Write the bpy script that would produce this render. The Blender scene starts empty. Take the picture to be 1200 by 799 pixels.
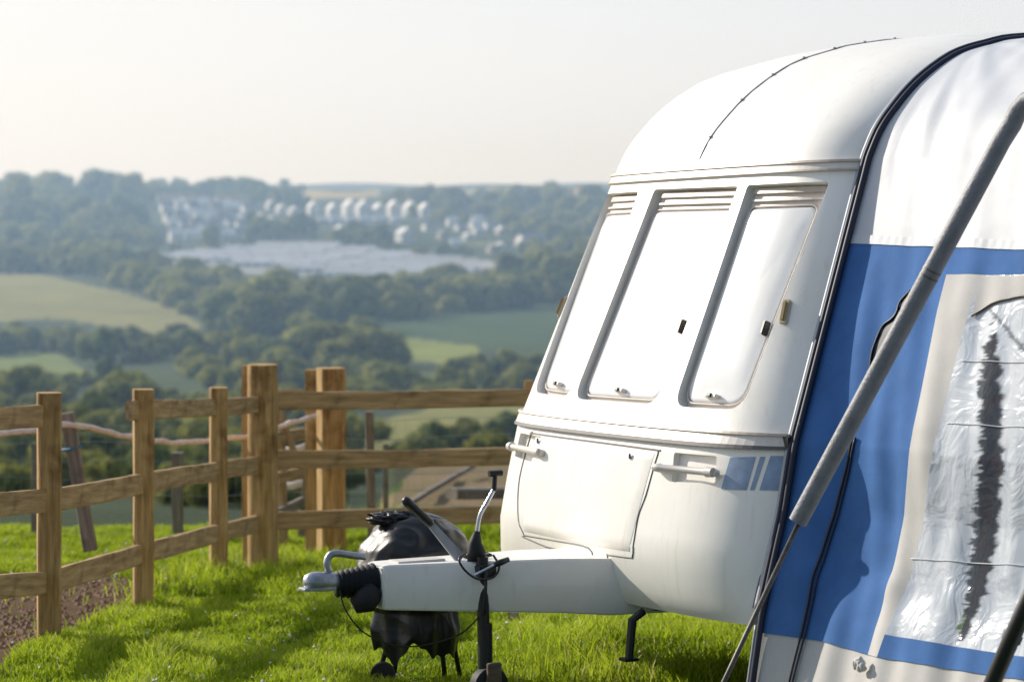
import bpy, bmesh, math, random
import numpy as np
from mathutils import Vector, Matrix, noise
random.seed(7); rng = np.random.default_rng(7)
C = bpy.context.scene.collection
R = math.radians

# ------------------------------------------------------------------ camera model
F, CZ = 3100.0, 2.0
PITCH = math.atan((399.5-214)/F); CP, SP = math.cos(PITCH), math.sin(PITCH)
def proj(P):
    P = np.asarray(P, float); x, y, z = P[..., 0], P[..., 1], P[..., 2]-CZ
    d = y*CP-z*SP; v = y*SP+z*CP
    return np.stack([600+F*x/d, 399.5-F*v/d], -1)
def at(px, py, D):
    """world point seen at photo pixel px,py, D metres away along the ground"""
    a = (px-600)/F; b = (399.5-py)/F
    dy, dz = CP+b*SP, -SP+b*CP
    t = D/dy
    return np.array([a*t, D, CZ+dz*t])

# ------------------------------------------------------------------ materials
def new_mat(name):
    m = bpy.data.materials.new(name); m.use_nodes = True
    nt = m.node_tree; b = nt.nodes['Principled BSDF']
    return m, nt, b
def N(nt, t, **kw):
    n = nt.nodes.new(t)
    for k, v in kw.items():
        if k in n.inputs: n.inputs[k].default_value = v
        else: setattr(n, k, v)
    return n
def ramp(nt, fac, stops):
    r = nt.nodes.new('ShaderNodeValToRGB'); e = r.color_ramp.elements
    while len(e) < len(stops): e.new(0.5)
    for i, (p, c) in enumerate(stops):
        e[i].position = p; e[i].color = (*c, 1)
    nt.links.new(fac, r.inputs[0]); return r.outputs[0]
def mat(name, col, rough=.5, metal=0, var=.15, scale=8, bump=0, bscale=60, stretch=(1, 1, 1), coat=0, spec=.5, trans=0):
    m, nt, b = new_mat(name)
    tc = N(nt, 'ShaderNodeTexCoord'); mp = N(nt, 'ShaderNodeMapping'); mp.inputs['Scale'].default_value = stretch
    nt.links.new(tc.outputs['Object'], mp.inputs[0])
    n = N(nt, 'ShaderNodeTexNoise', Scale=scale, Detail=6.0, Roughness=.6); nt.links.new(mp.outputs[0], n.inputs[0])
    lo = tuple(c*(1-var) for c in col); hi = tuple(min(1, c*(1+var)) for c in col)
    c = ramp(nt, n.outputs[0], [(.3, lo), (.7, hi)])
    nt.links.new(c, b.inputs['Base Color'])
    b.inputs['Roughness'].default_value = rough; b.inputs['Metallic'].default_value = metal
    b.inputs['Coat Weight'].default_value = coat; b.inputs['Specular IOR Level'].default_value = spec
    if bump:
        n2 = N(nt, 'ShaderNodeTexNoise', Scale=bscale, Detail=5.0); nt.links.new(mp.outputs[0], n2.inputs[0])
        bp = N(nt, 'ShaderNodeBump', Strength=bump, Distance=.01); nt.links.new(n2.outputs[0], bp.inputs['Height'])
        nt.links.new(bp.outputs[0], b.inputs['Normal'])
    if trans:
        t = N(nt, 'ShaderNodeBsdfTranslucent'); mx = N(nt, 'ShaderNodeMixShader'); mx.inputs[0].default_value = trans
        out = nt.nodes['Material Output']
        nt.links.new(c, t.inputs[0]); nt.links.new(b.outputs[0], mx.inputs[1]); nt.links.new(t.outputs[0], mx.inputs[2])
        nt.links.new(mx.outputs[0], out.inputs[0])
    return m
def wood_mat(name, dark, light, grey=.0):
    m, nt, b = new_mat(name)
    tc = N(nt, 'ShaderNodeTexCoord'); mp = N(nt, 'ShaderNodeMapping'); mp.inputs['Scale'].default_value = (1.2, 14, 14)
    nt.links.new(tc.outputs['Object'], mp.inputs[0])
    oi = N(nt, 'ShaderNodeObjectInfo'); sc = N(nt, 'ShaderNodeVectorMath', operation='SCALE'); sc.inputs['Scale'].default_value = 37.0
    cmb = N(nt, 'ShaderNodeCombineXYZ'); nt.links.new(oi.outputs['Random'], cmb.inputs[0]); nt.links.new(oi.outputs['Random'], cmb.inputs[1])
    nt.links.new(cmb.outputs[0], sc.inputs[0]); ad = N(nt, 'ShaderNodeVectorMath', operation='ADD')
    nt.links.new(mp.outputs[0], ad.inputs[0]); nt.links.new(sc.outputs[0], ad.inputs[1])
    n = N(nt, 'ShaderNodeTexNoise', Scale=3.0, Detail=8.0, Roughness=.65); nt.links.new(ad.outputs[0], n.inputs[0])
    c = ramp(nt, n.outputs[0], [(.28, dark), (.5, tuple((a+b_)/2 for a, b_ in zip(dark, light))), (.72, light)])
    k = N(nt, 'ShaderNodeTexNoise', Scale=5.5, Detail=3.0)
    nt.links.new(tc.outputs['Object'], k.inputs[0])
    kr = ramp(nt, k.outputs[0], [(.32, (.58, .52, .46)), (.46, (1, 1, 1)), (.8, (1.0, .97, .9))])
    mx = N(nt, 'ShaderNodeMix', data_type='RGBA', blend_type='MULTIPLY'); mx.inputs[0].default_value = 1
    nt.links.new(c, mx.inputs[6]); nt.links.new(kr, mx.inputs[7]); nt.links.new(mx.outputs[2], b.inputs['Base Color'])
    bp = N(nt, 'ShaderNodeBump', Strength=.5, Distance=.006); nt.links.new(n.outputs[0], bp.inputs['Height']); nt.links.new(bp.outputs[0], b.inputs['Normal'])
    b.inputs['Roughness'].default_value = .85; b.inputs['Specular IOR Level'].default_value = .2
    return m
M = {}
def gelcoat():
    m, nt, b = new_mat('caravan white paint')
    tc = N(nt, 'ShaderNodeTexCoord')
    n = N(nt, 'ShaderNodeTexNoise', Scale=2.2, Detail=7.0, Roughness=.65); nt.links.new(tc.outputs['Object'], n.inputs[0])
    c = ramp(nt, n.outputs[0], [(.3, (.84, .80, .725)), (.62, (.91, .885, .83))])
    # faint rain streaks running down
    mp = N(nt, 'ShaderNodeMapping'); mp.inputs['Scale'].default_value = (26, 26, 1.0); nt.links.new(tc.outputs['Object'], mp.inputs[0])
    s = N(nt, 'ShaderNodeTexNoise', Scale=1.4, Detail=5.0); nt.links.new(mp.outputs[0], s.inputs[0])
    sr = ramp(nt, s.outputs[0], [(.27, (.88, .85, .8)), (.42, (1, 1, 1))])
    mx = N(nt, 'ShaderNodeMix', data_type='RGBA', blend_type='MULTIPLY'); mx.inputs[0].default_value = .55
    nt.links.new(c, mx.inputs[6]); nt.links.new(sr, mx.inputs[7]); nt.links.new(mx.outputs[2], b.inputs['Base Color'])
    b.inputs['Roughness'].default_value = .38
    n3 = N(nt, 'ShaderNodeTexNoise', Scale=3.0, Detail=2.0); nt.links.new(tc.outputs['Object'], n3.inputs[0])
    bp = N(nt, 'ShaderNodeBump', Strength=.12, Distance=.02); nt.links.new(n3.outputs[0], bp.inputs['Height']); nt.links.new(bp.outputs[0], b.inputs['Normal'])
    return m
M['white'] = gelcoat()
M['pane'] = mat('white blind behind acrylic', (.9, .9, .89), .16, var=.03, scale=1.5, coat=.6, bump=.04, bscale=3)
M['pane_old'] = mat('scuffed white acrylic', (.80, .80, .795), .2, var=.10, scale=3.2, coat=.5, bump=.08, bscale=5, stretch=(1, 1, .5))
M['rimp'] = mat('beige gasket', (.56, .49, .43), .5)
M['frame'] = mat('off white plastic', (.70, .645, .59), .4, var=.06)
M['beige'] = mat('beige strip', (.50, .43, .35), .45, var=.12, scale=14)
M['greystrip'] = mat('dark seal', (.13, .12, .12), .6)
M['seam'] = mat('grey joint sealant', (.30, .32, .36), .7, scale=30, var=.4)
M['alu'] = mat('dull aluminium', (.36, .38, .42), .55, metal=.3, var=.1, scale=20)
M['navy'] = mat('navy piping', (.012, .017, .04), .55)
M['black'] = mat('black plastic', (.015, .015, .017), .42, var=.3)
M['rubber'] = mat('black rubber', (.012, .012, .013), .7, var=.3)
M['chrome'] = mat('worn chrome', (.62, .62, .62), .25, metal=1, var=.2, scale=40)
M['cast'] = mat('cast silver metal', (.42, .44, .47), .45, metal=.75, var=.3, scale=18, bump=.3)
M['amber'] = mat('amber lamp plastic', (.42, .30, .12), .3, coat=.4)
M['lampback'] = mat('cream lamp body', (.6, .52, .38), .5)
M['decal'] = mat('blue grey sticker', (.26, .35, .50), .35, var=.22, scale=16)
M['blue'] = mat('blue awning cloth', (.072, .185, .455), .8, var=.12, scale=7, bump=.25, bscale=350, spec=.15, trans=.15)
M['cream'] = mat('cream awning cloth', (.62, .60, .575), .8, var=.06, bump=.2, bscale=350, spec=.2, trans=.1)
M['pvc'] = mat('silvery white awning cloth', (.64, .66, .70), .55, var=.05, scale=5, bump=.15, bscale=9, spec=.5, trans=.15)
M['foam'] = mat('grey foam sleeve', (.20, .205, .225), .55, var=.2, scale=14, bump=.25, bscale=90)
M['rod'] = mat('dark weathered rod', (.11, .095, .08), .5, metal=.3, var=.4, scale=30)
M['pole'] = mat('black coated pole', (.02, .02, .022), .4)
M['bag'] = mat('glossy black cover', (.006, .007, .010), .40, var=.3, bump=.35, bscale=16, coat=.12, spec=.35)
M['newwood'] = wood_mat('treated softwood', (.23, .13, .052), (.68, .46, .21))
M['railwood'] = wood_mat('treated rail wood', (.25, .155, .075), (.64, .44, .235))
M['oldwood'] = wood_mat('weathered grey wood', (.13, .11, .09), (.36, .31, .26))
M['tape'] = mat('pinkish barrier rope', (.78, .62, .55), .6, var=.2, scale=25)
M['wire'] = mat('galvanised wire', (.45, .47, .48), .45, metal=.6)
M['blueband'] = mat('blue twine', (.05, .18, .35), .6)
M['redcloth'] = None
# ------------------------------------------------------------------ mesh helpers
def props(o, label=None, cat=None, group=None, kind=None):
    if label: o['label'] = label
    if cat: o['category'] = cat
    if group: o['group'] = group
    if kind: o['kind'] = kind
    return o
def link_mesh(name, V, Fc, m, parent=None, smooth=False, origin=None, auto=None):
    V = np.asarray(V, float)
    if origin is not None: V = V-np.asarray(origin)
    me = bpy.data.meshes.new(name); me.from_pydata(V.tolist(), [], [tuple(int(i) for i in f) for f in Fc]); me.update()
    if m: me.materials.append(m)
    o = bpy.data.objects.new(name, me); C.objects.link(o)
    if origin is not None: o.location = Vector(origin)
    if parent: o.parent = parent
    if smooth:
        if auto is None: me.polygons.foreach_set('use_smooth', [True]*len(me.polygons))
        else: me.shade_smooth() if False else None
    if auto is not None:
        me.polygons.foreach_set('use_smooth', [True]*len(me.polygons)); me.set_sharp_from_angle(angle=R(auto))
    return o
def empty(name, loc, label, cat, group=None, rot=None):
    o = bpy.data.objects.new(name, None); C.objects.link(o); o.location = Vector(loc); o.empty_display_size = .1
    if rot: o.rotation_euler = rot
    return props(o, label, cat, group)
class B:
    def __init__(s): s.v = []; s.f = []
    def add(s, V, Fc):
        k = len(s.v); s.v += [tuple(map(float, p)) for p in V]; s.f += [tuple(i+k for i in f) for f in Fc]; return s
    def box(s, c, size, rot=None):
        c = Vector(c); hx, hy, hz = [a/2 for a in size]
        P = [Vector((x*hx, y*hy, z*hz)) for x in (-1, 1) for y in (-1, 1) for z in (-1, 1)]
        if rot: P = [rot @ p for p in P]
        return s.add([p+c for p in P], [(0, 1, 3, 2), (4, 6, 7, 5), (0, 4, 5, 1), (2, 3, 7, 6), (0, 2, 6, 4), (1, 5, 7, 3)])
    def tube(s, pts, r, n=10, cap=True):
        pts = [Vector(p) for p in pts]; rs = r if hasattr(r, '__len__') else [r]*len(pts)
        V = []; up = None
        for i, p in enumerate(pts):
            t = (pts[min(i+1, len(pts)-1)]-pts[max(i-1, 0)]).normalized()
            if up is None: up = t.orthogonal().normalized()
            a = (up-t*up.dot(t)); a = a.normalized() if a.length > 1e-6 else t.orthogonal().normalized()
            up = a; b = t.cross(a)
            V += [p+(a*math.cos(2*math.pi*k/n)+b*math.sin(2*math.pi*k/n))*rs[i] for k in range(n)]
        Fc = [(i*n+k, i*n+(k+1) % n, (i+1)*n+(k+1) % n, (i+1)*n+k) for i in range(len(pts)-1) for k in range(n)]
        if cap: Fc += [tuple(range(n-1, -1, -1)), tuple((len(pts)-1)*n+k for k in range(n))]
        return s.add(V, Fc)
    def prism(s, poly, d0, d1):
        """poly: list of 3D points, extruded from +d0 to +d1 vectors"""
        n = len(poly); P = [Vector(p)+Vector(d0) for p in poly]+[Vector(p)+Vector(d1) for p in poly]
        return s.add(P, [tuple(range(n-1, -1, -1)), tuple(range(n, 2*n))]+[(i, (i+1) % n, n+(i+1) % n, n+i) for i in range(n)])
    def build(s, name, m, parent=None, smooth=False, origin=None, auto=None, bevel=0, inv=None):
        V = s.v
        if inv is not None: V = [inv @ Vector(p) for p in V]
        o = link_mesh(name, V, s.f, m, parent, smooth, origin, auto)
        if bevel:
            bm = bmesh.new(); bm.from_mesh(o.data)
            bmesh.ops.recalc_face_normals(bm, faces=bm.faces)
            bmesh.ops.bevel(bm, geom=[e for e in bm.edges if e.calc_face_angle(0) > .5], offset=bevel, segments=2, affect='EDGES')
            bm.to_mesh(o.data); bm.free()
        return o
def grid_faces(nr, nc, flip=False):
    Fc = [(i*nc+j, i*nc+j+1, (i+1)*nc+j+1, (i+1)*nc+j) for i in range(nr-1) for j in range(nc-1)]
    return [f[::-1] for f in Fc] if flip else Fc
def smooth_path(P, n=6):
    P = [Vector(p) for p in P]; out = []
    for i in range(len(P)-1):
        a = P[max(i-1, 0)]; b = P[i]; c = P[i+1]; d = P[min(i+2, len(P)-1)]
        for k in range(n):
            t = k/n
            out.append(.5*((2*b)+(c-a)*t+(2*a-5*b+4*c-d)*t*t+(3*b-a-3*c+d)*t**3))
    out.append(P[-1]); return out

# ------------------------------------------------------------------ camera, sun, sky
cam = bpy.data.cameras.new('camera'); co = bpy.data.objects.new('camera', cam); C.objects.link(co)
co.location = (0, 0, CZ); co.rotation_euler = (math.pi/2-PITCH, 0, 0)
cam.sensor_width = 36; cam.lens = F/1200*36; cam.clip_start = .1; cam.clip_end = 30000
cam.dof.use_dof = True; cam.dof.focus_distance = 9.85; cam.dof.aperture_fstop = 3.7
bpy.context.scene.camera = co
SAZ, SEL = R(-50), R(24)     # from +y towards -x
sd = Vector((math.sin(SAZ)*math.cos(SEL), math.cos(SAZ)*math.cos(SEL), math.sin(SEL)))
sl = bpy.data.lights.new('sun', 'SUN'); sl.energy = 5.0; sl.angle = R(.6); sl.color = (1, .92, .80)
so = bpy.data.objects.new('sun', sl); C.objects.link(so); so.rotation_euler = sd.to_track_quat('Z', 'Y').to_euler()
w = bpy.data.worlds.new('World'); bpy.context.scene.world = w; w.use_nodes = True
nt = w.node_tree; bg = nt.nodes['Background']
sk = nt.nodes.new('ShaderNodeTexSky'); sk.sky_type = 'NISHITA'; sk.sun_disc = False
sk.sun_elevation = SEL; sk.sun_rotation = SAZ; sk.air_density = 1.0; sk.dust_density = 3.5; sk.ozone_density = 1.5; sk.altitude = 50
# hazy air: bright and warm round the sun, dimmer and bluer away from it
geo = N(nt, 'ShaderNodeTexCoord'); nv = N(nt, 'ShaderNodeVectorMath', operation='NORMALIZE'); nt.links.new(geo.outputs['Generated'], nv.inputs[0])
dt = N(nt, 'ShaderNodeVectorMath', operation='DOT_PRODUCT'); dt.inputs[1].default_value = sd; nt.links.new(nv.outputs[0], dt.inputs[0])
mr = N(nt, 'ShaderNodeMapRange'); mr.inputs[1].default_value = -1; mr.inputs[2].default_value = 1; nt.links.new(dt.outputs['Value'], mr.inputs[0])
hz = ramp(nt, mr.outputs[0], [(0, (.15, .19, .26)), (.5, (.27, .32, .40)), (.70, (.78, .805, .84)), (.80, (.86, .875, .89)), (.92, (.97, .94, .90)), (1, (1, .95, .85))])
sz = N(nt, 'ShaderNodeSeparateXYZ'); nt.links.new(nv.outputs[0], sz.inputs[0])
ez = ramp(nt, sz.outputs[2], [(0, (1.0, .99, .98)), (.04, (1.0, .995, .99)), (.09, (.93, .955, .985)), (.6, (.50, .60, .76))])
mm_ = N(nt, 'ShaderNodeMix', data_type='RGBA', blend_type='MULTIPLY'); mm_.inputs[0].default_value = 1; nt.links.new(hz, mm_.inputs[6]); nt.links.new(ez, mm_.inputs[7])
s1_ = N(nt, 'ShaderNodeVectorMath', operation='SCALE'); s1_.inputs['Scale'].default_value = 10.2; nt.links.new(mm_.outputs[2], s1_.inputs[0])
s2_ = N(nt, 'ShaderNodeVectorMath', operation='SCALE'); s2_.inputs['Scale'].default_value = .12; nt.links.new(sk.outputs[0], s2_.inputs[0])
sa_ = N(nt, 'ShaderNodeVectorMath', operation='ADD'); nt.links.new(s1_.outputs[0], sa_.inputs[0]); nt.links.new(s2_.outputs[0], sa_.inputs[1])
nt.links.new(sa_.outputs[0], bg.inputs[0]); bg.inputs[1].default_value = .1
sc = bpy.context.scene
sc.view_settings.view_transform = 'Standard'; sc.view_settings.look = 'None'; sc.view_settings.exposure = 0
sc.cycles.use_denoising = True; sc.cycles.max_bounces = 6; sc.cycles.transparent_max_bounces = 12; sc.cycles.volume_bounces = 0

# ------------------------------------------------------------------ ground
NEAR = np.array([(0, .25), (6, .15), (9, .03), (10.5, -.03), (11.9, -.1), (13.5, -.2), (15.3, -.33), (16.5, -.42), (20, -.62)])
FY = np.array([(120, 600), (160, 578), (200, 556), (270, 525), (350, 497), (450, 468), (550, 440), (650, 418), (750, 398), (850, 372), (950, 348),
               (1050, 330), (1150, 314), (1300, 290), (1500, 262), (1700, 243), (1950, 229), (2300, 220), (2800, 217)], float)
FZ = 2-(FY[:, 1]-214)/F*FY[:, 0]
tl = np.vstack([NEAR, [(22, -.95), (30, -4.2), (60, -9.5)], np.column_stack([FY[:, 0], FZ]), [(4000, -22), (9000, -30), (30000, -60)]])
tr = np.vstack([NEAR, [(30, -1.42), (45, -2.75), (50, -3.6), (70, -8.6)], np.column_stack([FY[:, 0], FZ]), [(4000, -22), (9000, -30), (30000, -60)]])
def ground_z(x, y):
    x = np.asarray(x, float); y = np.asarray(y, float)
    px = 600+F*x/np.maximum(y, 1)
    k = np.clip((px-400)/60, 0, 1); k = k*k*(3-2*k)
    z = (1-k)*np.interp(y, tl[:, 0], tl[:, 1])+k*np.interp(y, tr[:, 0], tr[:, 1])
    z = z+.018*np.sin(x*3.1+1)*np.sin(y*2.3)*(y < 30)+.03*np.sin(x*.9+y*.7)*(y < 30)*np.clip((y-12)/3, 0, 1)
    far = np.clip((y-300)/500, 0, 1)
    return z+far*(1.6*np.sin(x/55+y/90)+1.2*np.sin(x/31-y/130+2))
def D_at(py): return float(np.interp(-py, -FY[:, 1], FY[:, 0]))
def far_pt(px, py):
    D = D_at(py); p = at(px, py, D); p[2] = ground_z(p[0], p[1]); return p
def inpoly(px, py, poly):
    ins = np.zeros(px.shape, bool); n = len(poly)
    for i in range(n):
        x1, y1 = poly[i]; x2, y2 = poly[(i+1) % n]
        if y1 == y2: continue
        c = ((y1 > py) != (y2 > py)) & (px < (x2-x1)*(py-y1)/(y2-y1)+x1)
        ins ^= c
    return ins
FIELDS = [  # far polygons in terms of bearing and slope, colour
    ([(-700, 300), (-200, 308), (0, 318), (60, 324), (140, 342), (205, 360), (243, 382), (232, 392), (168, 392), (110, 380), (50, 372), (0, 377), (-300, 372), (-700, 365)], (.27, .25, .085)),
    ([(-700, 395), (0, 402), (60, 412), (108, 438), (60, 446), (0, 452), (-700, 470)], (.17, .21, .05)),
    ([(440, 362), (520, 352), (600, 352), (700, 366), (900, 372), (900, 420), (640, 420), (560, 408), (470, 400), (430, 390)], (.06, .10, .035)),
    ([(440, 402), (500, 398), (560, 405), (572, 418), (540, 428), (470, 420)], (.24, .27, .06)),
    ([(230, 405), (330, 410), (380, 425), (360, 470), (250, 470), (120, 455), (150, 430)], (.055, .085, .030)),
    ([(460, 428), (560, 432), (620, 442), (560, 462), (440, 468), (410, 450)], (.10, .125, .045)),
    ([(385, 520), (440, 492), (500, 478), (580, 474), (700, 478), (700, 500), (600, 500), (540, 512), (470, 530), (400, 545)], (.24, .23, .07)),
    ([(350, 224), (450, 223), (450, 231), (350, 232)], (.42, .33, .16)),
    ([(520, 220), (640, 219), (640, 226), (520, 227)], (.36, .30, .18)),
    ([(530, 282), (580, 281), (590, 288), (530, 289)], (.16, .18, .06)),
    ([(600, 232), (760, 240), (760, 262), (620, 250)], (.075, .11, .045)),
    ([(150, 298), (250, 292), (300, 286), (380, 286), (480, 293), (575, 306), (600, 312), (560, 324), (480, 328), (330, 324), (220, 312)], (.34, .35, .37)),
]
ang = np.concatenate([np.linspace(-2600, -120, 70), np.linspace(-105, 1300, 380), np.linspace(1320, 3800, 60)])
Ds = np.concatenate([np.linspace(.6, 9, 14)[:-1], np.linspace(9, 24, 130)[:-1], np.linspace(24, 60, 60)[:-1], np.geomspace(60, 3000, 330)[:-1], np.geomspace(3000, 30000, 25)])
AA, DD = np.meshgrid((ang-600)/F, Ds)
X = AA*DD; Y = DD; Z = ground_z(X, Y)
pp = proj(np.stack([X, Y, Z], -1)); PX, PY = 600+F*AA, 214+(CZ-Z)/DD*F
col = np.zeros(X.shape+(3,)); col[:] = (.045, .068, .034)
wob = 5*np.sin(PX/23+PY/9)+3*np.sin(PX/11-PY/5)
far = DD > 100
for poly, c in FIELDS:
    m_ = inpoly(PX+wob, PY+wob*.25, poly) & far
    col[m_] = c
near = DD < 55
col[near] = (.060, .105, .022)
soil = near & (PX < 212) & (DD > 11.3+.0155*PX+.12*np.sin(X*9)) & (DD < 15.4+.15*np.sin(X*7))
# soil only beyond the fence line
fence_x = -2.08+(DD-11.9)*.1294
col[soil] = (.15, .088, .052)
path = (DD > 19) & (DD < 48) & (PX > 430+(600-PY)*1.15+8*np.sin(PY/6))
pn_ = np.clip(.5+.5*np.sin(X*2.1+Y*.6)*np.sin(X*.9-Y*1.3+1)+rng.normal(0, .15, X.shape), 0, 1)[..., None]
col[path] = (np.array((.25, .18, .115))*(1-pn_*.45)+np.array((.12, .12, .05))*pn_*.45)[path]
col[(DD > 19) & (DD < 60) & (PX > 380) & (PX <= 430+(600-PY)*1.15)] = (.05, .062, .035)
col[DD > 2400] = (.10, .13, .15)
nr, nc = X.shape
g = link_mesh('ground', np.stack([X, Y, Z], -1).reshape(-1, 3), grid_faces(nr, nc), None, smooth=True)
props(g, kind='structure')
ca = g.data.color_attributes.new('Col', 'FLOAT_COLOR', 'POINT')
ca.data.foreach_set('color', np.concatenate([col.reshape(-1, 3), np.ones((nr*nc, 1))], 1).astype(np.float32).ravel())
m, nt, b = new_mat('ground cover')
a_ = N(nt, 'ShaderNodeAttribute', attribute_name='Col'); tc = N(nt, 'ShaderNodeTexCoord')
n1 = N(nt, 'ShaderNodeTexNoise', Scale=7.0, Detail=8.0, Roughness=.7); n2 = N(nt, 'ShaderNodeTexNoise', Scale=.03, Detail=8.0, Roughness=.65)
nt.links.new(tc.outputs['Object'], n1.inputs[0]); nt.links.new(tc.outputs['Object'], n2.inputs[0])
r1 = ramp(nt, n1.outputs[0], [(.25, (.55, .55, .55)), (.75, (1.35, 1.35, 1.3))]); r2 = ramp(nt, n2.outputs[0], [(.3, (.72, .76, .72)), (.7, (1.22, 1.2, 1.12))])
x1 = N(nt, 'ShaderNodeMix', data_type='RGBA', blend_type='MULTIPLY'); x1.inputs[0].default_value = 1
x2 = N(nt, 'ShaderNodeMix', data_type='RGBA', blend_type='MULTIPLY'); x2.inputs[0].default_value = 1
nt.links.new(a_.outputs['Color'], x1.inputs[6]); nt.links.new(r1, x1.inputs[7]); nt.links.new(x1.outputs[2], x2.inputs[6]); nt.links.new(r2, x2.inputs[7])
nt.links.new(x2.outputs[2], b.inputs['Base Color']); b.inputs['Roughness'].default_value = 1; b.inputs['Specular IOR Level'].default_value = .1
bp = N(nt, 'ShaderNodeBump', Strength=.8, Distance=.04); nt.links.new(n1.outputs[0], bp.inputs['Height']); nt.links.new(bp.outputs[0], b.inputs['Normal'])
g.data.materials.append(m)

# haze in the valley air
hb = B().box((0, 2100, -10), (9000, 4000, 130)).build('valley_haze', None)
props(hb, kind='structure')
m = bpy.data.materials.new('haze'); m.use_nodes = True; nt = m.node_tree; nt.nodes.clear()
out = N(nt, 'ShaderNodeOutputMaterial'); vs = N(nt, 'ShaderNodeVolumeScatter'); vs.inputs['Color'].default_value = (.45, .69, 1, 1)
vs.inputs['Density'].default_value = .00040; vs.inputs['Anisotropy'].default_value = .35
nt.links.new(vs.outputs[0], out.inputs['Volume']); hb.data.materials.append(m)

# ------------------------------------------------------------------ caravan frame of reference
PHI, ROL = R(206.6), R(1.8)
CO = np.array([.554, 10.528, 0.0])
CM = Matrix.Translation(CO.tolist()) @ Matrix.Rotation(PHI, 4, 'Z') @ Matrix.Rotation(ROL, 4, 'X')
CI = CM.inverted(); CR = np.array(CM.to_3x3())
def W(L): return CO+np.asarray(L, float) @ CR.T
def L_(P): return (np.asarray(P, float)-CO) @ CR
K = np.array([(.36, .15, .24, 1.02), (.40, .14, .265, 1.04), (.47, .12, .285, 1.055), (.6, .09, .295, 1.067), (.8, .05, .25, 1.07), (1.0, .0, .20, 1.07), (1.06, -.02, .165, 1.07), (2.06, -.42, -.235, .94)])
ES = np.array([(0, 2.06), (.05, 2.16), (.118, 2.245), (.229, 2.35), (.39, 2.45), (.55, 2.497), (.72, 2.525), (1.3, 2.56), (2.5, 2.58), (4.3, 2.59)])
ES = np.array([(p.x, p.y) for p in smooth_path([(a_, b_, 0) for a_, b_ in ES], 6)])
ES[:, 0] = np.maximum.accumulate(ES[:, 0])
def surf(t, xi):
    """body skin. t<=2.06 is the height on the front; beyond, t-2.06 is the distance back over the roof"""
    t = np.asarray(t, float); xi = np.asarray(xi, float)
    w_ = np.minimum(t, 2.06); s = np.maximum(t-2.06, 0)
    ue = np.interp(w_, K[:, 0], K[:, 1]); uc = np.interp(w_, K[:, 0], K[:, 2]); hw = np.interp(w_, K[:, 0], K[:, 3])
    D = uc-ue; A = np.minimum(.06, D); bow = D-A*xi**2-(D-A)*np.abs(xi)**8
    fade = np.clip(1-s/1.2, 0, 1)
    u = ue+bow*fade-s
    zz = np.where(s > 0, np.interp(s, ES[:, 0], ES[:, 1]), w_)
    cam_ = .062*np.clip(s/.8, 0, 1)
    zz = zz+cam_*(1-np.abs(xi)**2.6)
    return np.stack([u, xi*hw, zz], -1)
def snorm(t, xi):
    e = 1e-3
    a = surf(t+e, xi)-surf(t-e, xi); b_ = surf(t, xi+e)-surf(t, xi-e)
    n = np.cross(b_, a); n /= np.linalg.norm(n, axis=-1, keepdims=True)
    return np.where(n[..., :1] < 0, n, n) if np.all(n[..., 0] >= 0) else n*np.sign(n[..., :1]+1e-9)
def sp(t, xi, off=0): return surf(t, xi)+off*snorm(t, xi)
def invert(fn, px, py, a0, a1, b0, b1, n=50):
    A_, B_ = np.meshgrid(np.linspace(a0, a1, n), np.linspace(b0, b1, n), indexing='ij')
    q = proj(W(fn(A_, B_))); d = (q[..., 0]-px)**2+(q[..., 1]-py)**2; i = d.argmin(); a, b_ = A_.flat[i], B_.flat[i]
    for _ in range(12):
        e = 1e-4; q0 = proj(W(fn(a, b_))); qa = (proj(W(fn(a+e, b_)))-q0)/e; qb = (proj(W(fn(a, b_+e)))-q0)/e
        J = np.array([[qa[0], qb[0]], [qa[1], qb[1]]]); r = np.array([px, py])-q0
        try: st = np.linalg.solve(J, r)
        except Exception: break
        st = np.clip(st, -.05, .05); a += st[0]; b_ += st[1]
    return float(a), float(b_)
def pk(px, py): return invert(surf, px, py, .37, 2.05, -.7, .99)
def plane_pt(px, py, v):
    """caravan-local point on the plane y=v seen at a photo pixel"""
    p0 = Vector((0, 0, CZ)); p1 = Vector(at(px, py, 10).tolist()); a = CI @ p0; b_ = CI @ p1; k = (v-a.y)/(b_.y-a.y)
    return a+(b_-a)*k

car = bpy.data.objects.new('caravan', None); C.objects.link(car); car.location = CO.tolist(); car.rotation_euler = (ROL, 0, PHI)
props(car, 'white touring caravan with three slanted front windows and a closed front locker', 'caravan')

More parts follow.
